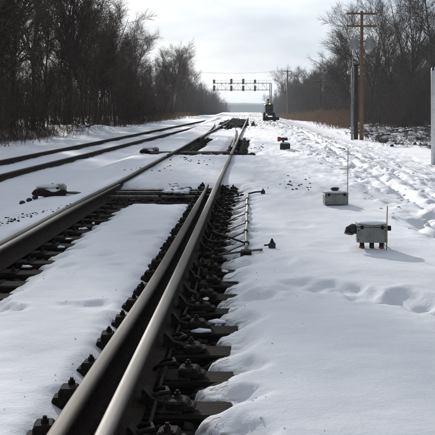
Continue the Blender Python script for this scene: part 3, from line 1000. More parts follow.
point_machine(150, 153.5, 'farther small point machine half buried in snow near the left track', 1.05, R(-4), [(-.34, .06, -.08), (-.27, .16, -.04)])

# straw lying over the thin snow edge between the ties
blades = MB()
for i in range(170):
    yy = rnd.uniform(2.9, 11)
    if rnd.random() < .3 + .5 * math.cos((yy - TIE0) / TIED * 2 * math.pi): continue
    x_ = -.13 + .09 * rnd.random() - .11 * rnd.random()
    z_ = max(gz(x_, yy), float(ballast_z(np.array([x_]), np.array([yy]))[0])) + .006
    L_ = rnd.uniform(.05, .15)
    a_ = R(rnd.gauss(200, 22))
    x2, y2 = x_ + L_ * math.cos(a_), yy + L_ * math.sin(a_)
    z2 = max(gz(x2, y2), z_ - .07) + .004
    blades.tube([(x_, yy, z_), ((x_ + x2) / 2, (yy + y2) / 2, (z_ + z2) / 2 + .008), (x2, y2, z2)], [.0016, .0014, .0006], 3)
tag(blades.build('straw', M['straw']), 'dry straw lying along the melted snow edge', kind='stuff')

# a few ballast stones poking through the snow left of the near rail, and dark crumbs elsewhere
pts, szs = [], []
for i in range(70):
    t = rnd.random() ** .8
    px_, py_ = 78 - 84 * t + rnd.gauss(0, 3), 203 + 22 * t + rnd.gauss(0, 1.2)
    p = ground_pt(px_, py_); pts.append((p.x, p.y, p.z + .002)); szs.append(rnd.uniform(.006, .02))
for (cx_, cy_, sx, sy, n_) in ((255, 148, 10, 3, 16), (200, 160, 30, 6, 26), (150, 170, 30, 5, 12), (300, 185, 30, 8, 22), (330, 150, 30, 8, 40), (258, 123, 16, 4, 170), (280, 124, 26, 5, 120), (235, 122, 18, 4, 60), (190, 128, 15, 3, 20)):
    for i in range(n_):
        p = at(cx_ + rnd.gauss(0, sx / 2), max(114, cy_ + rnd.gauss(0, sy / 2)), -.1)
        pts.append((p.x, p.y, gz(p.x, p.y) + .004)); szs.append(rnd.uniform(.006, .024) * (1 + p.y / 45))
tag(scatter_rocks('loose_stones', np.array(pts), np.array(szs), M['stone'], 9, .6), 'dark stones and crumbs poking through the snow', kind='stuff')

# grit blown along the rails and crumbs of snow near the melted edges
rng = np.random.RandomState(44)
n = 420
gy = 3.0 + 20 * rng.rand(n) ** 1.5
edge = np.where(rng.rand(n) < .5, -.12, np.where(rng.rand(n) < .5, XL(gy) + .42, XP(gy) - .12))
sgn = np.where(edge == -.12, 1, np.where(np.abs(edge - XL(gy) - .42) < 1e-6, 1, -1))
gx = edge + sgn * np.abs(rng.randn(n)) * .22
zz, ss = full_z(gx, gy)
ok = ss < -.03
gx, gy, zz = gx[ok], gy[ok], zz[ok]
half = len(gx) // 2
tag(scatter_rocks('grit', np.column_stack([gx[:half], gy[:half], zz[:half] + .001]), rng.uniform(.001, .0035, half), M['stone'], 45, .7), 'dark grit specks on the snow beside the rails', kind='stuff')
tag(scatter_rocks('snow_crumbs', np.column_stack([gx[half:], gy[half:], zz[half:] + .002]), rng.uniform(.002, .008, len(gx) - half), M['clod'], 46, .7, True), 'small crumbs of snow beside the melted edges', kind='stuff')
# thrown snow clods on the right
pts, szs = [], []
rng = np.random.RandomState(12)
for i in range(700):
    Y = 8.5 * (45 / 8.5) ** rng.rand()
    X = 1.75 - .008 * Y + abs(rng.randn()) * (1.0 + .06 * Y) * .8
    if X > 8: continue
    pts.append((X, Y)); szs.append(.006 + .03 * rng.rand() ** 3 * (1 + Y / 40))
pts = np.array(pts)
z_, _ = full_z(pts[:, 0], pts[:, 1])
tag(scatter_rocks('snow_clods', np.column_stack([pts, z_ + np.array(szs) * .05]), np.array(szs), M['clod'], 13, .7, True), 'broken snow clods thrown up on the right slope', kind='stuff')
print('NEAR DONE')

# ------------------------------------------------------------------ poles on the right
def flat_z(x, y): return gz(x, y)
PY = 60.0
p = atY(361.5, PY); p.z = flat_z(p.x, p.y)
up = empty('utility_pole', p, R(4), 'tall brown wooden utility pole with two crossarms and grey transformers', 'utility pole')
zt = EYE + (CY - 11) * PY / F - p.z
def zpx(py): return EYE + (CY - py) * PY / F - p.z
mb = MB(); mb.tube([(0, 0, -.3), (.0, 0, zt * .33), (.01, 0, zt * .66), (.015, 0, zt)], [.145, .135, .12, .105], 12); mb.build('pole', M['pole'], up, True)
for py_ in (13.8, 26.2):
    z = zpx(py_)
    mb = MB(); mb.bevbox((-.02, -.13, z), (2.05, .10, .13), .01); arm = mb.build('crossarm', M['pole'], up)
    for x in (-.92, -.62, -.30, .30, .62, .92):
        mb = MB(); mb.lathe((x - .02, -.13, z + .06), [(.015, 0), (.015, .06), (.045, .07), (.03, .09), (.045, .11), (.02, .15)], 8); mb.build('insulator', M['ceramic'], arm, True)
    for s_ in (-1, 1):
        mb = MB(); mb.tube([(s_ * .55, -.15, z - .05), (0, -.13, z - .55)], .018, 5); mb.build('brace', M['steelgrey'], up)
zc0, zc1 = zpx(50.5), zpx(38.8)
for s_ in (-1, 1):
    mb = MB(); mb.lathe((s_ * .50, -.05, zc0), [(.20, 0), (.245, .03), (.245, zc1 - zc0 - .05), (.26, zc1 - zc0 - .04), (.26, zc1 - zc0), (.1, zc1 - zc0 + .06)], 16)
    can = mb.build('transformer', M['can'], up, True)
    for kx in range(9):
        a = math.pi + math.pi * kx / 8
        mb = MB(); mb.box((s_ * .50 + .262 * math.cos(a), -.05 + .262 * math.sin(a), (zc0 + zc1) / 2), (.02, .05, (zc1 - zc0) * .75), rot=Matrix.Rotation(a + math.pi / 2, 3, 'Z')); mb.build('fin', M['can'], can)
    for x in (-.1, .1):
        mb = MB(); mb.lathe((s_ * .50 + x, -.05, zc1 + .02), [(.03, 0), (.05, .06), (.025, .08), (.05, .12), (.02, .20)], 8); mb.build('bushing', M['ceramic'], can, True)
mb = MB(); mb.box((0, -.02, zc1 - .15), (1.0, .08, .08)); mb.box((0, -.02, zc0 + .15), (1.0, .08, .08)); mb.build('bracket', M['steelgrey'], up)

q = atY(355.8, PY + .6); q.z = flat_z(q.x, q.y)
dp = empty('dark_pole', q, 0, 'short dark wooden pole right beside the brown utility pole', 'pole')
hz = EYE + (CY - 64) * (PY + .6) / F - q.z
mb = MB(); mb.tube([(0, 0, -.3), (0, 0, hz * .5), (0, 0, hz)], [.16, .155, .14], 12); mb.build('pole', M['poledark'], dp, True)
mb = MB(); mb.box((.05, -.12, hz - .1), (.5, .08, .1)); mb.box((.22, -.1, hz + .02), (.1, .1, .22)); mb.build('bracket', M['iron'], dp)
mb = MB(); mb.bevbox((0, -.2, hz * .55), (.18, .14, .5), .02); mb.build('meter_box', M['poledark'], dp)
q = atY(352, PY - .4); q.z = flat_z(q.x, q.y)
lp = empty('lamp_post', q, 0, 'slim grey-blue post with a small white lamp head left of the dark pole', 'lamp post')
hz = EYE + (CY - 68) * (PY - .4) / F - q.z
mb = MB(); mb.tube([(0, 0, -.3), (0, 0, hz * .6), (0, 0, hz)], [.075, .07, .06], 10); mb.build('post', M['polegrey'], lp, True)
mb = MB(); mb.tube([(0, 0, hz - .25), (-.12, -.05, hz - .22), (-.22, -.1, hz - .28)], .025, 6); mb.build('arm', M['polegrey'], lp, True)
mb = MB(); mb.lathe((-.25, -.12, hz - .42), [(.05, 0), (.10, .03), (.10, .10), (.06, .18), (.03, .2)], 10); mb.build('lamp_head', M['can'], lp, True)

q = at(434, 160, -.95); q.z = flat_z(q.x, q.y)
sp = empty('steel_post', q, 0, 'thick silver metal post at the right edge of the photograph', 'post')
hz = EYE + (CY - 68) * q.y / F - q.z
mb = MB(); mb.lathe((0, 0, -.25), [(.115, 0), (.115, hz + .18), (.105, hz + .22), (.06, hz + .26), (.02, hz + .27)], 20); mb.build('post', M['silver'], sp, True)
mb = MB(); mb.lathe((-.06, -.08, hz - .05), [(.03, -.06), (.05, -.04), (.05, .05), (.02, .09)], 8); mb.build('cap_fitting', M['black'], sp, True)

def far_pole(px, Y, pyt, label, mat, arms, r=.13):
    q = atY(px, Y); q.z = gz(q.x, q.y)
    h = EYE + (CY - pyt) * Y / F - q.z
    o = empty('utility_pole', q, 0, label, 'utility pole', 'distant utility poles')
    mb = MB(); mb.tube([(0, 0, -.3), (0, 0, h / 2), (0, 0, h)], [r * 1.2, r * 1.1, r], 8); mb.build('pole', M[mat], o, True)
    for dz in arms:
        mb = MB(); mb.bevbox((0, -.15, h - dz), (1.9, .12, .14), .01); a = mb.build('crossarm', M[mat], o)
        for x in (-.85, -.4, .4, .85):
            mb = MB(); mb.cyl((x, -.15, h - dz + .06), (x, -.15, h - dz + .22), .05, n=6); mb.build('insulator', M['ceramic'], a)
    return q, h
pA, hA = far_pole(287.5, 200, 70, 'brown utility pole among far right trees near the tan reeds', 'pole', (.3,), .17)
far_pole(320, 150, 80, 'dark utility pole standing against the wood on the far right', 'poledark', (.25,), .12)
pB, hB = far_pole(150, 205, 66, 'utility pole half hidden in the wood on the far left', 'poledark', (.3,), .13)
far_pole(204, 280, 85, 'slim pale mast at the left end of the signal bridge', 'can', (), .11)
for dz, dx in ((.05, -.8), (.05, .8)):
    a = Vector((pA.x + dx, pA.y, pA.z + hA - dz)); b = Vector((pB.x + dx, pB.y, pB.z + hB - dz))
    mb = MB()
    mb.tube([a.lerp(b, i / 16) - Vector((0, 0, 1.1 * (1 - (2 * i / 16 - 1) ** 2))) for i in range(17)], .011, 5)
    tag(mb.build('overhead_wire', M['black'], None, True), 'thin overhead wire crossing high above the tracks', 'wire', 'overhead wires across the track')

# ------------------------------------------------------------------ signal bridge
GYD = 300.0
def gpt(px, py): return ((px - CX) / F * GYD, EYE + (CY - py) * GYD / F)
x0, zt_ = gpt(213.5, 83.2); x1, zb_ = gpt(270.7, 90.0)
gzb = gz(x1, GYD)
gb = empty('signal_bridge', (x1, GYD, gzb), 0, 'steel lattice signal bridge reaching over the tracks far away', 'signal bridge')
def gl(x, z, y=0.0): return Vector((x - x1, y, z - gzb))
for yy in (-.6, .6):
    for z in (zt_, zb_):
        mb = MB(); mb.tube([gl(x0, z, yy), gl(x1, z, yy)], .10, 4); mb.build('chord', M['steelgrey'], gb)
nb = 14
for i in range(nb):
    xa, xb = x0 + (x1 - x0) * i / nb, x0 + (x1 - x0) * (i + 1) / nb
    mb = MB()
    for yy in (-.6, .6):
        mb.tube([gl(xa, zb_ if i % 2 else zt_, yy), gl(xb, zt_ if i % 2 else zb_, yy)], .045, 4)
        mb.tube([gl(xa, zb_, yy), gl(xa, zt_, yy)], .04, 4)
    mb.tube([gl(xa, zb_, -.6), gl(xa, zb_, .6)], .04, 4)
    mb.build('lattice', M['steelgrey'], gb)
for xx in (-.45, .45):
    mb = MB()
    mb.tube([gl(x1 + xx * .6, gzb - .3, 0), gl(x1 + xx * .6, zt_, 0)], .15, 6)
    mb.build('leg', M['steelgrey'], gb)
mb = MB()
for i in range(9):
    za = gzb + (zb_ - gzb) * i / 9; zc = gzb + (zb_ - gzb) * (i + 1) / 9
    s_ = 1 if i % 2 else -1
    mb.tube([gl(x1 - s_ * .27, za), gl(x1 + s_ * .27, zc)], .05, 4)
mb.build('leg_lattice', M['steelgrey'], gb)
mb = MB()
for i in range(15):
    x = x0 + (x1 - x0) * i / 14
    mb.tube([gl(x, zt_, -.65), gl(x, zt_ + .95, -.65)], .03, 4)
mb.tube([gl(x0, zt_ + .95, -.65), gl(x1, zt_ + .95, -.65)], .035, 4)
mb.build('handrail', M['steelgrey'], gb)
for px_, big in ((214.2, 0), (231.4, 1), (243.3, 1), (255.0, 0)):
    for py_ in (81.6, 88.4):
        x, z = gpt(px_, py_)
        hh = 1.15 if (big or py_ > 85) else .8
        mb = MB(); mb.bevbox(gl(x, z, -.85), (.75, .3, hh * 1.6), .12); hd = mb.build('signal_head', M['black'], gb)
        for kz in (-.45, 0, .45):
            mb = MB(); mb.lathe(gl(x, z + kz * hh, -1.0), [(.17, 0), (.17, -.22), (.13, -.22), (.13, -.05)], 10, 'Y'); mb.build('hood', M['black'], hd)

# ------------------------------------------------------------------ small dark tractor with beacon
p = at(269.5, 121, -.1); p.z = gz(p.x, p.y)
tr_ = empty('tractor', p, R(8), 'small dark tractor with a glowing orange beacon beside the far track', 'tractor')
mb = MB(); mb.bevbox((0, -.35, .62), (.34, .62, .40), .05); mb.build('hood', M['machine'], tr_)
mb = MB(); mb.box((0, -.67, .60), (.26, .012, .30)); mb.build('grille', M['black'], tr_)
mb = MB(); mb.bevbox((0, .25, .95), (.62, .55, .62), .06); cab = mb.build('cab', M['machine'], tr_)
mb = MB(); mb.box((0, -.03, 1.05), (.46, .012, .30)); mb.build('windscreen', M['glass'], cab)
mb = MB(); mb.bevbox((0, .25, 1.28), (.68, .62, .06), .03); mb.build('roof', M['black'], cab)
for x, y, rr in ((-.38, .3, .36), (.38, .3, .36), (-.32, -.5, .24), (.32, -.5, .24)):
    mb = MB(); mb.lathe((x - .09, y, rr - .03), [(rr * .55, 0), (rr * .93, .01), (rr, .04), (rr, .14), (rr * .93, .17), (rr * .55, .18)], 16, 'X'); w = mb.build('wheel', M['tyre'], tr_, True)
    mb = MB(); mb.lathe((x - .10, y, rr - .03), [(rr * .5, 0), (rr * .5, .2)], 12, 'X'); mb.build('rim', M['grey'], w)
mb = MB(); mb.tube([(.11, -.3, .80), (.11, -.3, 1.25), (.10, -.27, 1.36)], .03, 8); mb.build('exhaust_stack', M['black'], tr_, True)
mb = MB(); mb.lathe((.02, .1, 1.30), [(.07, 0), (.07, .05), (.05, .10), (.0, .12)], 12); mb.build('beacon', M['beacon'], tr_, True)
mb = MB(); mb.tube([(-.05, .3, 1.30), (-.06, .3, 1.62)], [.04, .03], 8); mb.lathe((-.06, .3, 1.6), [(.03, 0), (.075, .03), (.075, .14), (.03, .18)], 10); mb.build('mast_light', M['black'], tr_, True)
mb = MB()
vs = []
for i in range(7):
    a = R(-35 + 70 * i / 6)
    vs += [(-.62, -.85 - .10 * math.cos(a), .20 + .22 * math.sin(a)), (.62, -.85 - .10 * math.cos(a), .20 + .22 * math.sin(a))]
fs = [(2 * i, 2 * i + 1, 2 * i + 3, 2 * i + 2) for i in range(6)]
mb.add(vs, fs)
mb.add([(v[0], v[1] + .02, v[2]) for v in vs], [f[::-1] for f in fs])
mb.build('plough_blade', M['iron'], tr_)
mb = MB(); mb.box((-.2, -.72, .25), (.06, .3, .08)); mb.box((.2, -.72, .25), (.06, .3, .08)); mb.build('blade_arm', M['black'], tr_)

# ------------------------------------------------------------------ trees
def tubes_np(branches, sides):
    """branches: list of (pts (n,3), radii (n)) -> verts, quad faces; equal lengths are done together"""
    groups = {}
    for pts, rad in branches:
        groups.setdefault(len(pts), []).append((pts, rad))
    return merge([tube_batch(np.array([g[0] for g in gs], float), np.array([g[1] for g in gs], float), sides) for gs in groups.values()])

def tube_batch(P, Rd, sides):
    """P (B,n,3), Rd (B,n)"""
    B, n, _ = P.shape
    ang = np.arange(sides) * 2 * np.pi / sides
    d = np.gradient(P, axis=1)
    d /= np.linalg.norm(d, axis=2, keepdims=True) + 1e-9
    ref = np.where(np.abs(d[:, :1, 2:3]) > .9, np.array([1., 0, 0]), np.array([0, 0, 1.]))
    u = np.cross(d, np.broadcast_to(ref, d.shape)); u /= np.linalg.norm(u, axis=2, keepdims=True) + 1e-9
    w = np.cross(d, u)
    ring = P[:, :, None] + (u[:, :, None] * np.cos(ang)[:, None] + w[:, :, None] * np.sin(ang)[:, None]) * Rd[:, :, None, None]
    i = np.arange(n - 1)[:, None] * sides; k = np.arange(sides)[None]; k2 = (k + 1) % sides
    f = np.stack([i + k, i + k2, i + sides + k2, i + sides + k], -1).reshape(-1, 4)
    Fq = (f[None] + (np.arange(B) * n * sides)[:, None, None]).reshape(-1, 4)
    return ring.reshape(-1, 3), Fq

def merge(parts):
    Vs, Fs, b = [], [], 0
    for V, Fq in parts:
        Vs.append(V); Fs.append(Fq + b); b += len(V)
    return np.concatenate(Vs), np.concatenate(Fs)

def rot_about(d, axis, a):
    return d * math.cos(a) + np.cross(axis, d) * math.sin(a) + axis * np.dot(axis, d) * (1 - math.cos(a))

def grow(rng, p0, d0, length, r0, r1, n, wander, lift):
    pts = [np.array(p0, float)]; d = np.array(d0, float)
    for i in range(n):
        d = d + rng.normal(0, wander, 3) + np.array([0, 0, lift])
        d /= np.linalg.norm(d)
        pts.append(pts[-1] + d * length / n)
    return np.array(pts), np.linspace(r0, r1, n + 1)

def make_tree(seed, spread=1.0, n1=17, n2=10, n3=11, fork=False, low=.2):
    """bare hardwood about 10 m tall -> (trunk mesh, crown mesh)"""
    rng = np.random.RandomState(seed)
    Ht = 10.0
    lv = [[], [], [], []]
    stems = []
    if fork:
        t = grow(rng, (0, 0, -.2), (rng.normal(0, .03), rng.normal(0, .03), 1), 3.2, .125, .10, 5, .03, .02)
        lv[0].append(t)
        for s_ in range(2 if rng.rand() < .6 else 3):
            a = rng.rand() * 6.28
            t2 = grow(rng, t[0][-1], (math.cos(a) * .32, math.sin(a) * .32, 1), 6.6, .085, .012, 9, .06, .03)
            lv[0].append(t2); stems.append((t2, 0.0))
    else:
        t = grow(rng, (0, 0, -.2), (rng.normal(0, .03), rng.normal(0, .03), 1), 10, .125, .012, 12, .045, .03)
        lv[0].append(t); stems.append((t, low))
    def spawn(parent, tmin, cnt, lrange, ang, out, n, wander, lift, rk, tmax=.97, rmin=.006):
        P, Rr = parent
        for i in range(cnt):
            tt = tmin + (tmax - tmin) * (i + rng.rand()) / cnt
            f = tt * (len(P) - 1); k = min(int(f), len(P) - 2); fr = f - k
            p = P[k] * (1 - fr) + P[k + 1] * fr
            d = P[k + 1] - P[k]; d /= np.linalg.norm(d)
            ax = np.cross(d, rng.normal(0, 1, 3)); ax /= np.linalg.norm(ax)
            dd = rot_about(d, ax, R(rng.uniform(*ang)))
            r = max(rmin, (Rr[k] * (1 - fr) + Rr[k + 1] * fr) * rk)
            out.append(grow(rng, p, dd, rng.uniform(*lrange) * (1.15 - .55 * tt), r, max(.003, r * .3), n, wander, lift))
    for st, lo in stems:
        spawn(st, lo, n1 if not fork else int(n1 * .65), (2.0 * spread, 3.8 * spread), (28, 58), lv[1], 6, .10, .085, .62)
    for b in lv[1]:
        spawn(b, .18, n2, (.8, 1.7), (25, 55), lv[2], 4, .14, .08, .62, rmin=.011)
    for b in lv[2] + lv[1]:
        spawn(b, .12, n3, (.45, 1.0), (20, 55), lv[3], 2, .16, .09, .6, 1.0, rmin=.0075)
    tv = merge([tubes_np(lv[0], 8), tubes_np(lv[1], 4)])
    cv = merge([tubes_np(lv[2], 3), tubes_np(lv[3], 3)])
    return np_mesh('trunk', *tv, M['bark'], True), np_mesh('crown', *cv, M['twig'], True)

PROTO = [make_tree(101, 1.0), make_tree(102, .85, 19, 9, 8), make_tree(103, 1.1, fork=True), make_tree(104, .95, 19, fork=True),
         make_tree(105, .7, 20, 9, 8, low=.4), make_tree(106, 1.15, 17, low=.25), make_tree(107, .8, 18, low=.12)]

def plant(px, Y, h, k, rz, label, group, sx=1.0, X=None):
    x = (px - CX) / F * Y if X is None else X
    z = gz(x, Y)
    o = empty('bare_tree', (x, Y, z - .05), rz, label, 'tree', group)
    s_ = h / 10.5
    o.scale = (s_ * sx, s_ * sx, s_)
    link('trunk', PROTO[k][0], o); link('crown', PROTO[k][1], o)
    return o

def interp(x, tab):
    return float(np.interp(x, [t[0] for t in tab], [t[1] for t in tab]))
TOPL = [(-200, -260), (-8, -225), (2, -62), (60, -35), (92, -8), (104, 10), (118, 18), (136, 28), (146, 42), (152, 52), (160, 52), (172, 44), (182, 54), (192, 66), (202, 77), (212, 87), (225, 94), (245, 99)]
TOPR = [(268, 97), (276, 86), (283, 64), (292, 58), (300, 66), (312, 66), (322, 60), (332, 50), (337, 34), (344, 14), (356, 0), (380, -25), (435, -50), (520, -80)]
rnd = random.Random(77)
GL = 'trees massed in the left-hand wood'
GR = 'trees massed in the right-hand wood'
# trees one can point to
NAMED = [
    (12, 47, 13.0, 0, 'L', 'dark bare tree rising out of the top left corner'),
    (33, 52, 13.5, 5, 'L', 'bare tree with a thick straight trunk near the left corner of the wood'),
    (70, 58, 13.0, 2, 'L', 'tall forked bare tree left of the gap of sky in the left wood'),
    (66, 66, 12.5, 3, 'L', 'bare tree whose crown crosses the top edge above the snow bank'),
    (98, 66, 9.4, 1, 'L', 'bare tree with fine upright twigs at the end of the tallest left trees'),
    (120, 78, 9.2, 5, 'L', 'spreading bare tree leaning out against the sky on the left'),
    (134, 88, 8.9, 0, 'L', 'bare tree next below the spreading one along the left skyline'),
    (172, 112, 8.8, 2, 'L', 'tallest bare tree of the second clump along the left skyline'),
    (164, 106, 7.6, 6, 'L', 'round-topped bare tree at the near end of the second left clump'),
    (184, 130, 8.3, 3, 'L', 'bare tree on the falling skyline above the pale mast'),
    (431, 78, 14.5, 4, 'R', 'thick dark bare trunk at the right edge behind the silver post'),
    (412, 84, 14.0, 2, 'R', 'tall forked bare tree left of the thick trunk at the right edge'),
    (392, 88, 13.2, 0, 'R', 'tall bare tree reaching the top edge right of the utility pole'),
    (374, 92, 12.4, 3, 'R', 'bare tree standing directly behind the right ends of the crossarms'),
    (353, 98, 11.8, 5, 'R', 'wide bare tree behind the utility pole with its crown left of the crossarms'),
    (346, 104, 9.9, 1, 'R', 'bare tree forming the left end of the tall right-hand trees'),
    (288, 245, 13.4, 2, 'R', 'round bare tree standing out at the far end of the right wood'),
    (295, 232, 11.5, 6, 'R', 'bare tree beside the round far tree at the end of the right wood'),
    (323, 150, 8.6, 0, 'R', 'low bare tree above the dark utility pole on the right'),
]
for (px_, Y, h, k_, side, lab) in NAMED:
    plant(px_, Y, h, k_, rnd.uniform(0, 6.28), lab, GL if side == 'L' else GR, rnd.uniform(.9, 1.1))
def bin_label(side, px_):
    if side == 'L':
        for lim, l in ((40, 'bare tree packed in left wood by the left edge'), (100, 'bare tree packed in left wood behind snow bank'),
                       (150, 'bare tree packed in the left wood where the skyline drops'), (195, 'bare tree packed in the second clump of the left wood'), (999, 'small bare tree packed in far left wood toward signal bridge')):
            if px_ < lim: return l
    for lim, l in ((300, 'small bare tree massed in far end of right wood'), (338, 'bare tree massed in low middle stretch of right wood'), (385, 'bare tree massed in the right wood behind the utility pole'), (999, 'bare tree massed in the right wood behind the silver post')):
        if px_ < lim: return l
def tree_label(side, px_, k_, h, d):
    """size, form and depth in the wood, then the stretch of wood it stands in"""
    size = 'tall' if h > 9.5 else 'medium' if h > 6.5 else 'low'
    form = {0: 'broad', 1: 'upright', 2: 'forked', 3: 'many-stemmed', 4: 'slim', 5: 'wide-spreading', 6: 'low-branched'}[k_]
    row = 'front' if d < 5 else 'inner' if d < 16 else 'back'
    where = bin_label(side, px_).split('bare tree ', 1)[1]
    return f'{size} {form} bare tree in {row} row, ' + where.replace('packed in ', '').replace('massed in ', '')
nl = 0
while nl < 140:
    px_ = rnd.uniform(-40, -10) if nl < 7 else rnd.uniform(-30, 236) if nl < 100 else rnd.uniform(120, 238)
    d = 40 * rnd.random() ** 1.5 if nl >= 7 else 4 * rnd.random()
    Y = 60.0
    for _ in range(12):
        Y = .5 * Y + .5 * (float(wood_edge_l(Y)) - .4 - d) / ((px_ - CX) / F)
    if Y > 620 or Y < 25: continue
    h = (CY - interp(px_, TOPL)) / F * Y + EYE - gz((px_ - CX) / F * Y, Y)
    h = min(h, rnd.uniform(9.5, 14) if px_ > 0 else rnd.uniform(13, 17)) * rnd.uniform(.75, .99)
    if h < 3: continue
    k_ = rnd.randrange(7)
    plant(px_, Y, h, k_, rnd.uniform(0, 6.28), tree_label('L', px_, k_, h, d), GL, rnd.uniform(.85, 1.15)); nl += 1
nl = 0
while nl < 130:
    px_ = 270 + 200 * rnd.random() ** .85 if nl < 85 else rnd.uniform(268, 345)
    d = 45 * rnd.random() ** 1.4
    Y = (11.4 + d) / ((px_ - CX) / F)
    if Y > 620: continue
    if px_ > 338 and Y < 80: continue
    h = (CY - interp(px_, TOPR)) / F * Y + EYE - gz((px_ - CX) / F * Y, Y)
    h = min(h, rnd.uniform(10, 15)) * rnd.uniform(.72, .99)
    if h < 3: continue
    k_ = rnd.randrange(7)
    plant(px_, Y, h, k_, rnd.uniform(0, 6.28), tree_label('R', px_, k_, h, d), GR, rnd.uniform(.85, 1.15)); nl += 1

# ------------------------------------------------------------------ undergrowth
def thicket(name, spots, mat, label, seed, twigs=7, lean=.14, rad=.010):
    rng = np.random.RandomState(seed)
    A = np.asarray(spots, float)
    B = len(A); h = A[:, 3]
    d = np.stack([rng.normal(0, lean, B), rng.normal(0, lean, B), np.ones(B)], -1)
    P = [A[:, :3] - np.array([0, 0, .05])]
    for i in range(3):
        d = d + rng.normal(0, .07, (B, 3)); d /= np.linalg.norm(d, axis=1, keepdims=True)
        P.append(P[-1] + d * (h / 3)[:, None])
    P = np.stack(P, 1)
    Rd = (rad * (.6 + .25 * h))[:, None] * np.array([1, .75, .5, .2])
    parts = [tube_batch(P, Rd, 3)]
    if twigs:
        t = (.25 + .75 * rng.rand(B, twigs)) * 2.999
        k = t.astype(int); f = (t - k)[..., None]
        bi = np.arange(B)[:, None]
        p = P[bi, k] * (1 - f) + P[bi, k + 1] * f
        a = rng.rand(B, twigs) * 6.28
        dd = np.stack([np.cos(a) * .8, np.sin(a) * .8, rng.uniform(.2, 1.2, a.shape)], -1)
        dd /= np.linalg.norm(dd, axis=2, keepdims=True)
        e = p + dd * (h[:, None] * rng.uniform(.12, .32, a.shape))[..., None]
        T = np.stack([p, e], 2).reshape(-1, 2, 3)
        parts.append(tube_batch(T, np.tile(np.array([rad * .8, rad * .35]), (len(T), 1)), 3))
    me = np_mesh(name, *merge(parts), mat, True)
    return tag(link(name, me), label, kind='stuff')

def spots_lr(side, n, seed, hmin, hmax, dmax, xr, pw=1.4):
    r_ = random.Random(seed); out = []
    while len(out) < n:
        px_ = r_.uniform(*xr)
        d = dmax * r_.random() ** pw
        if side == 'L':
            Y = 60.0
            for _ in range(12): Y = .5 * Y + .5 * (float(wood_edge_l(Y)) + .1 - d) / ((px_ - CX) / F)
        else:
            Y = (11.0 + d) / ((px_ - CX) / F)
        if Y > 620 or Y < 25: continue
        if side == 'R' and px_ > 338 and Y < 72: continue
        x = (px_ - CX) / F * Y
        top = interp(px_, TOPL if side == 'L' else TOPR)
        hc = ((CY - top) / F * Y + 1.25 - gz(x, Y)) * .8
        out.append([x, Y, 0, min(r_.uniform(hmin, hmax) * (.6 + .4 * min(1, d / 3)), max(1.0, hc))])
    a = np.array(out)
    z_, _ = full_z(a[:, 0], a[:, 1]); a[:, 2] = z_
    return a
thicket('undergrowth', spots_lr('L', 5500, 201, .8, 5.6, 30, (-25, 238), 1.0), M['brush'], 'dense dark undergrowth of saplings filling the left wood', 301, 8)
thicket('undergrowth', spots_lr('L', 2600, 211, 1.5, 6.0, 20, (120, 240), 1.0), M['brush'], 'dark thicket filling the far left wood', 311, 8, .12, .02)
thicket('undergrowth', spots_lr('R', 2600, 212, 1.5, 6.0, 20, (266, 345), 1.0), M['brush'], 'dark thicket filling the far right wood', 312, 8, .12, .02)
thicket('undergrowth', spots_lr('R', 5500, 202, .8, 5.6, 34, (270, 450), 1.0), M['brush'], 'dense dark undergrowth of saplings filling the right wood', 302, 8)

thicket('far_wood', spots_lr('L', 1700, 221, 3.5, 11.0, 18, (186, 243), 1.0), M['brush'], 'far left wood tapering toward the horizon', 321, 14, .10, .035)
thicket('far_wood', spots_lr('R', 1500, 222, 3.5, 11.0, 18, (263, 312), 1.0), M['brush'], 'far right wood tapering toward the horizon', 322, 14, .10, .035)
thicket('undergrowth', spots_lr('R', 3000, 213, 2.0, 8.0, 30, (338, 446), .9), M['brush'], 'tall dark saplings crowding the near right wood', 313, 9, .12, .014)
# tan reeds along the right wood, russet grass on the left
rr = random.Random(31); sp_ = []
for i in range(4200):
    px_ = rr.uniform(278, 352); d = rr.gauss(0, 1.1)
    Y = (10.3 + d) / ((px_ - CX) / F)
    if Y < 85: continue
    sp_.append((10.3 + d, Y, -1.15, rr.uniform(.5, 1.9)))
a = np.array(sp_); a[:, 2] = full_z(a[:, 0], a[:, 1])[0]
thicket('dry_reeds', a, M['reed'], 'tan dry reeds in front of the right wood', 303, 2, .22, .016)
sp_ = []
for i in range(1100):
    Y = rr.uniform(85, 190); x = float(wood_edge_l(Y)) + 1.0 + rr.gauss(0, .8)
    sp_.append((x, Y, 0, rr.uniform(.25, .8)))
a = np.array(sp_); a[:, 2] = full_z(a[:, 0], a[:, 1])[0]
thicket('dry_grass', a, M['reed'], 'russet dry grass along the far left bank', 304, 2, .25, .016)
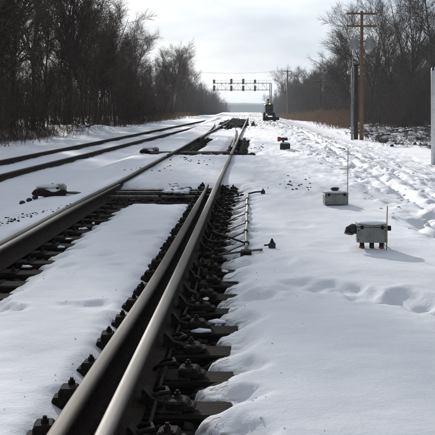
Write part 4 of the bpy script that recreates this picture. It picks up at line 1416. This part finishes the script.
# snow-dusted brambles and fallen wood right of the poles
sp_, cl, dk = [], [], []
logs = MB()
while len(dk) < 62:
    Y = rr.uniform(46, 86); x = rr.uniform(.12, .235) * Y
    if x < 8.0: continue
    zb = gz(x, Y); hc_ = rr.uniform(.35, 1.05); wd = rr.uniform(.5, 1.2)
    dk.append((x, Y, zb + .05, rr.uniform(.10, .30)))
    for i in range(rr.randrange(12, 26)):
        sp_.append((x + rr.gauss(0, wd * .45), Y + rr.gauss(0, wd * .45), zb, hc_ * rr.uniform(.5, 1.2)))
    for i in range(rr.randrange(3, 9)):
        cl.append((x + rr.gauss(0, wd * .4), Y + rr.gauss(0, .4), zb + hc_ * rr.uniform(.25, .75), rr.uniform(.06, .26)))
    if rr.random() < .6:
        a_ = rr.uniform(-.5, .5); l_ = rr.uniform(.6, 1.8); q0 = Vector((x, Y, zb + rr.uniform(.1, .45)))
        dv = Vector((math.cos(a_) * l_, math.sin(a_) * l_, rr.uniform(-.15, .3))); r0 = rr.uniform(.04, .10)
        logs.tube([q0 - dv * .5, q0 + Vector((0, 0, .04)), q0 + dv * .5], [r0, r0 * .9, r0 * .6], 7)
        for t_ in np.linspace(-.45, .45, int(l_ * 5)):
            p_ = q0 + dv * float(t_); cl.append((p_.x, p_.y, p_.z + r0, r0 * rr.uniform(.9, 1.6)))
a = np.array(sp_); a[:, 2] = full_z(a[:, 0], a[:, 1])[0]
thicket('brambles', a, M['bramble'], 'low dark brambles dusted with snow right of the poles', 305, 10, .8, .013)
c = np.array(cl)
tag(scatter_rocks('snow_clumps', c[:, :3], c[:, 3], M['clod'], 14, .4, True), 'clumps of snow caught on the brambles', kind='stuff')
dk = np.array(dk)
tag(scatter_rocks('rubble', dk[:, :3], dk[:, 3], M['stone'], 15, .8), 'dark rubble under the brambles', kind='stuff')
tag(logs.build('fallen_wood', M['bark'], None, True), 'fallen wood lying among the snowy brambles', kind='stuff')
# weeds at the left bank edge
sp_ = []
for i in range(900):
    Y = rr.uniform(34, 110); x = float(wood_edge_l(Y)) + rr.gauss(.3, .5)
    sp_.append((x, Y, 0, rr.uniform(.2, .9)))
a = np.array(sp_); a[:, 2] = full_z(a[:, 0], a[:, 1])[0]
thicket('bank_weeds', a, M['brush'], 'dark weeds at the top of the left snow bank', 306, 6, .35, .010)

# fallen branch on the bank
p = at(92, 125, 0); p.z = gz(p.x, p.y)
fb = empty('fallen_branch', p, 0, 'dead branch sticking out of the left snow bank', 'branch')
mb = MB(); mb.tube([(-.5, 0, -.05), (0, 0, .12), (.6, .1, .30), (1.1, .15, .52)], [.06, .05, .035, .015], 6); mb.build('limb', M['bark'], fb, True)
mb = MB(); mb.tube([(.3, .05, .2), (.7, 0, .22), (1.0, -.1, .2)], [.03, .02, .01], 5); mb.build('side_limb', M['bark'], fb, True)
# dark board lying on the right slope
p = ground_pt(341, 149.5)
bo = MB(); bo.bevbox((0, 0, .02), (.28, .10, .06), .01)
o = bo.build('timber_scrap', M['tie']); o.location = p; o.rotation_euler = (0, R(8), R(-14))
tag(o, 'short dark scrap of timber lying on the churned snow', 'timber')

# ------------------------------------------------------------------ far hills and haze
xs_ = np.linspace(-1500, 1500, 260)
prof = 5 + 5 * fbm(xs_ * .004, xs_ * 0 + 3.3, 91, 4) + 1.2 * fbm(xs_ * .08, xs_ * 0, 93, 3)
V = []
for yy, k_ in ((1380, 0.0), (1430, .8), (1480, 1.0), (1560, .6)):
    V.append(np.stack([xs_, np.full_like(xs_, yy) + 10 * np.sin(xs_ * .01), -26 + 12 * min(1, k_ * 3) + (prof + 12) * k_], -1))
V = np.concatenate(V); n_ = len(xs_)
idx = np.arange(4 * n_).reshape(4, n_)
qd = np.stack([idx[:-1, :-1], idx[:-1, 1:], idx[1:, 1:], idx[1:, :-1]], -1).reshape(-1, 4)
tag(link('hills', np_mesh('hills', V, qd, M['hill'], True)), 'blue-grey wooded rise on the horizon', kind='structure')

mh = bpy.data.materials.new('haze'); mh.use_nodes = True
t = mh.node_tree; t.nodes.clear()
ho = t.nodes.new('ShaderNodeOutputMaterial'); pv = t.nodes.new('ShaderNodeVolumePrincipled')
pv.inputs['Color'].default_value = (0.76, 0.87, 1.0, 1)
pv.inputs['Density'].default_value = 0.00028
pv.inputs['Anisotropy'].default_value = 0.3
t.links.new(pv.outputs['Volume'], ho.inputs['Volume'])
mb = MB(); mb.box((0, 0, -2), (3340, 3340, 52))
tag(mb.build('haze', mh), 'thin winter haze over the whole scene', kind='stuff')
print('SCENE DONE', len(bpy.data.objects))
